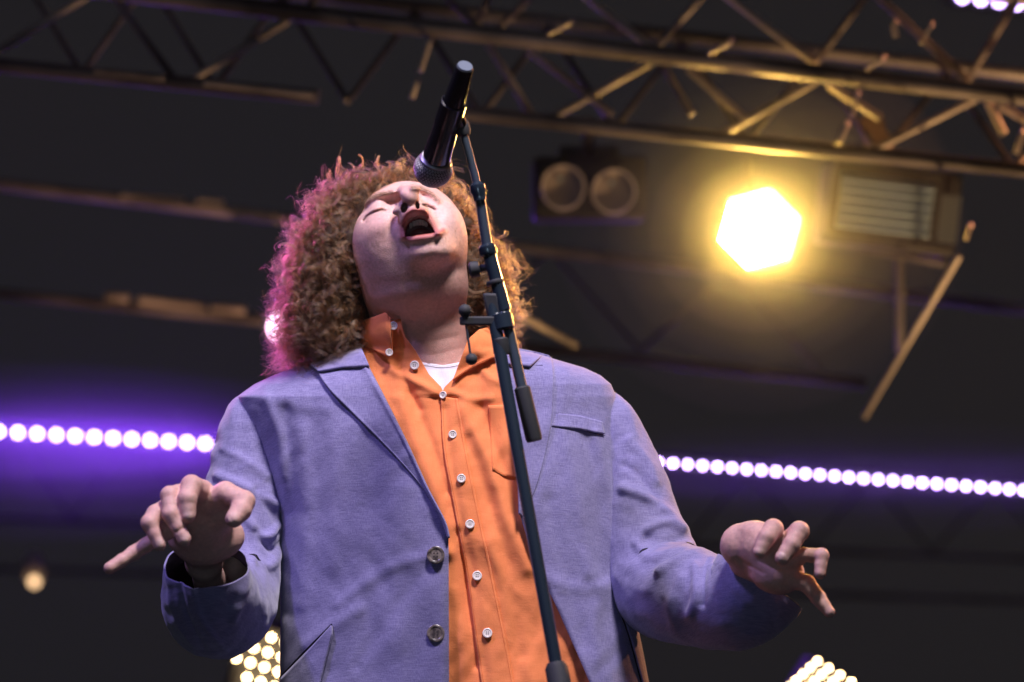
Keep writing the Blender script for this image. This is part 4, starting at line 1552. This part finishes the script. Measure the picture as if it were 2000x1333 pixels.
part('collar_ring', lathe(mA + ax * 20 * S, mA + ax * 27 * S, [(0, 28.5 * S), (0.3, 30 * S), (0.7, 29.5 * S), (1, 27 * S), (1.0, 22 * S)], 40), M_GRILLE, mic)
part('foam_ball', lathe(mA - ax * 33 * S, mA + ax * 22 * S, [(0, 6 * S), (0.08, 17 * S), (0.25, 27 * S), (0.5, 32.5 * S), (0.7, 33 * S), (1, 25 * S)], 32), M_FOAM, mic)
# woven wire head
u, v = frame(ax)
V, Fc = [], []
nn_, mm_ = 36, 14
for i in range(mm_ + 1):
    th = math.radians(-42 + 132 * i / mm_)
    for j in range(nn_):
        a = 2 * math.pi * (j + 0.5 * (i % 2)) / nn_
        rr = 35.5 * S
        V.append(mA - ax * rr * math.sin(th) * 0.96 + rr * max(math.cos(th), 0.05) * (math.cos(a) * u + math.sin(a) * v))
for i in range(mm_):
    for j in range(nn_):
        k = (j + 1) % nn_
        if i % 2 == 0:
            Fc += [(i * nn_ + j, i * nn_ + k, (i + 1) * nn_ + j), (i * nn_ + k, (i + 1) * nn_ + k, (i + 1) * nn_ + j)]
        else:
            Fc += [(i * nn_ + j, i * nn_ + k, (i + 1) * nn_ + k), (i * nn_ + j, (i + 1) * nn_ + k, (i + 1) * nn_ + j)]
gr = link('grille', V, Fc, M_GRILLE, mic)
gm = gr.modifiers.new('wires', 'WIREFRAME')
gm.thickness = 0.0008
gm.use_replace = True

# stand
def SP(x, y, z):
    return np.array(W(x, y, z))


top, bot = SP(962, 606, 395), SP(1092, 1333, 580)
dn = (bot - top) / np.linalg.norm(bot - top)
tfl = (bot[2] - 1.03) / -dn[2]
floor_pt = bot + dn * tfl
st = empty('microphone_stand', (floor_pt[0], floor_pt[1], 1.0), 'black boom microphone stand leaning in front of the singer', 'microphone stand')
part('pole', lathe(top - dn * 0.01, bot, [(0, 12.5 * S * .9), (1, 12.5 * S * .9)], 28), M_STAND, st)
part('lower_tube', lathe(bot, floor_pt, [(0, 17 * S * .85), (1, 17 * S * .85)], 28), M_STAND, st)
part('clutch', lathe(bot - dn * 0.022, bot + dn * 0.10, [(0, 15 * S), (0.05, 20 * S), (0.9, 21 * S), (1, 17 * S)], 28), M_RUBBER, st)
part('base', lathe(floor_pt * [1, 1, 0] + [0, 0, 1.0], floor_pt * [1, 1, 0] + [0, 0, 1.03], [(0, 0.14), (0.5, 0.14), (1, 0.12)], 40), M_RUBBER, st)
zt = 365      # boom depth
bA, bB, bC, bD = SP(903, 250, zt - 8), SP(935, 372, zt + 8), SP(985, 600, zt + 30), SP(1019, 756, zt + 50)
part('boom_rod', tube(bA, bB, 8.0 * S * .92, 20), M_CHROME, st)
part('boom_tube', lathe(bB, SP(952, 484, zt + 16), [(0, 10.5 * S * .92), (1, 10.5 * S * .92)], 24), M_CHROME, st)
part('boom_sleeve', lathe(SP(952, 484, zt + 18), SP(985, 606, zt + 30), [(0, 13.5 * S * .92), (1, 13.5 * S * .92)], 24), M_STAND, st)
part('boom_tail', tube(SP(985, 606, zt + 30), bD, 11 * S * .92, 24), M_CHROME, st)
part('counterweight', lathe(bD, SP(1044, 862, zt + 62), [(0, 12 * S), (0.03, 16.0 * S * .92), (0.94, 16.5 * S * .92), (1, 14.5 * S * .92)], 28), M_RUBBER, st)
part('knuckle', lathe(SP(931, 357, zt + 12), SP(938, 392, zt + 14), [(0, 9 * S), (0.15, 14 * S), (0.5, 15 * S), (0.7, 12 * S), (1, 12 * S)], 24), M_STAND, st)
part('clamp_ring', lathe(SP(950, 478, zt + 18), SP(955, 500, zt + 20), [(0, 12 * S), (0.2, 16 * S), (0.8, 16.5 * S), (1, 14 * S)], 24), M_STAND, st)
part('clamp_ring', lathe(SP(966, 548, zt + 24), SP(968, 556, zt + 25), [(0, 15 * S), (0.2, 16 * S), (0.8, 16 * S), (1, 15 * S)], 24), M_RUBBER, st)
part('clamp_ring', lathe(SP(979, 612, zt + 34), SP(986, 648, zt + 40), [(0, 14 * S), (0.1, 18.5 * S), (0.85, 19 * S), (1, 15 * S)], 28), M_STAND, st)
part('clamp_ring', lathe(SP(976, 660, zt + 44), SP(981, 694, zt + 46), [(0, 12 * S), (0.1, 15 * S), (0.85, 15 * S), (1, 13 * S)], 28), M_RUBBER, st)
part('swivel_block', box(SP(965, 610, zt + 26), RIGHT * 14 * S, UP * 34 * S + RIGHT * -7 * S, FWD * 12 * S), M_RUBBER, st, 0.003)
part('tightening_knob', lathe(SP(956, 522, zt + 14), SP(916, 528, zt + 14), [(0, 6 * S), (0.45, 7 * S), (0.5, 14 * S), (0.9, 15 * S), (1, 11 * S)], 20), M_RUBBER, st)
part('lever', box(SP(935, 627, zt + 40), RIGHT * 34 * S, UP * 8 * S, FWD * 7 * S), M_RUBBER, st, 0.002)
part('lever_knob', lathe(SP(896, 607, zt + 42), SP(920, 607, zt + 42), [(0, 5 * S), (0.2, 10 * S), (0.5, 12 * S), (0.8, 10 * S), (1, 5 * S)], 20), M_RUBBER, st)
part('hook_rod', merge(tube(SP(910, 632, zt + 42), SP(919, 694, zt + 42), 2.2 * S, 10), tube(SP(908, 600, zt + 42), SP(908, 632, zt + 42), 5 * S, 10)), M_CHROME, st)
part('hook_ball', lathe(SP(910, 702, zt + 42), SP(932, 702, zt + 42), [(0, 5 * S), (0.2, 9.5 * S), (0.5, 11 * S), (0.8, 9.5 * S), (1, 5 * S)], 20), M_RUBBER, st)
# clip holding the microphone
cc = mA + (mB - mA) * 0.56
part('clip', lathe(cc - ax * 26 * S, cc + ax * 26 * S, [(0, 22.5 * S), (0.02, 24.5 * S), (0.98, 24 * S), (1, 22 * S)], 32), M_MIC, st)
part('clip_neck', lathe(cc + RIGHT * 12 * S, bA, [(0, 10 * S), (0.6, 11 * S), (1, 9 * S)], 20), M_MIC, st)
part('clip_joint', lathe(SP(899, 236, zt - 10), SP(908, 266, zt - 6), [(0, 11 * S), (0.2, 14 * S), (0.7, 14 * S), (1, 10 * S)], 24), M_RUBBER, st)
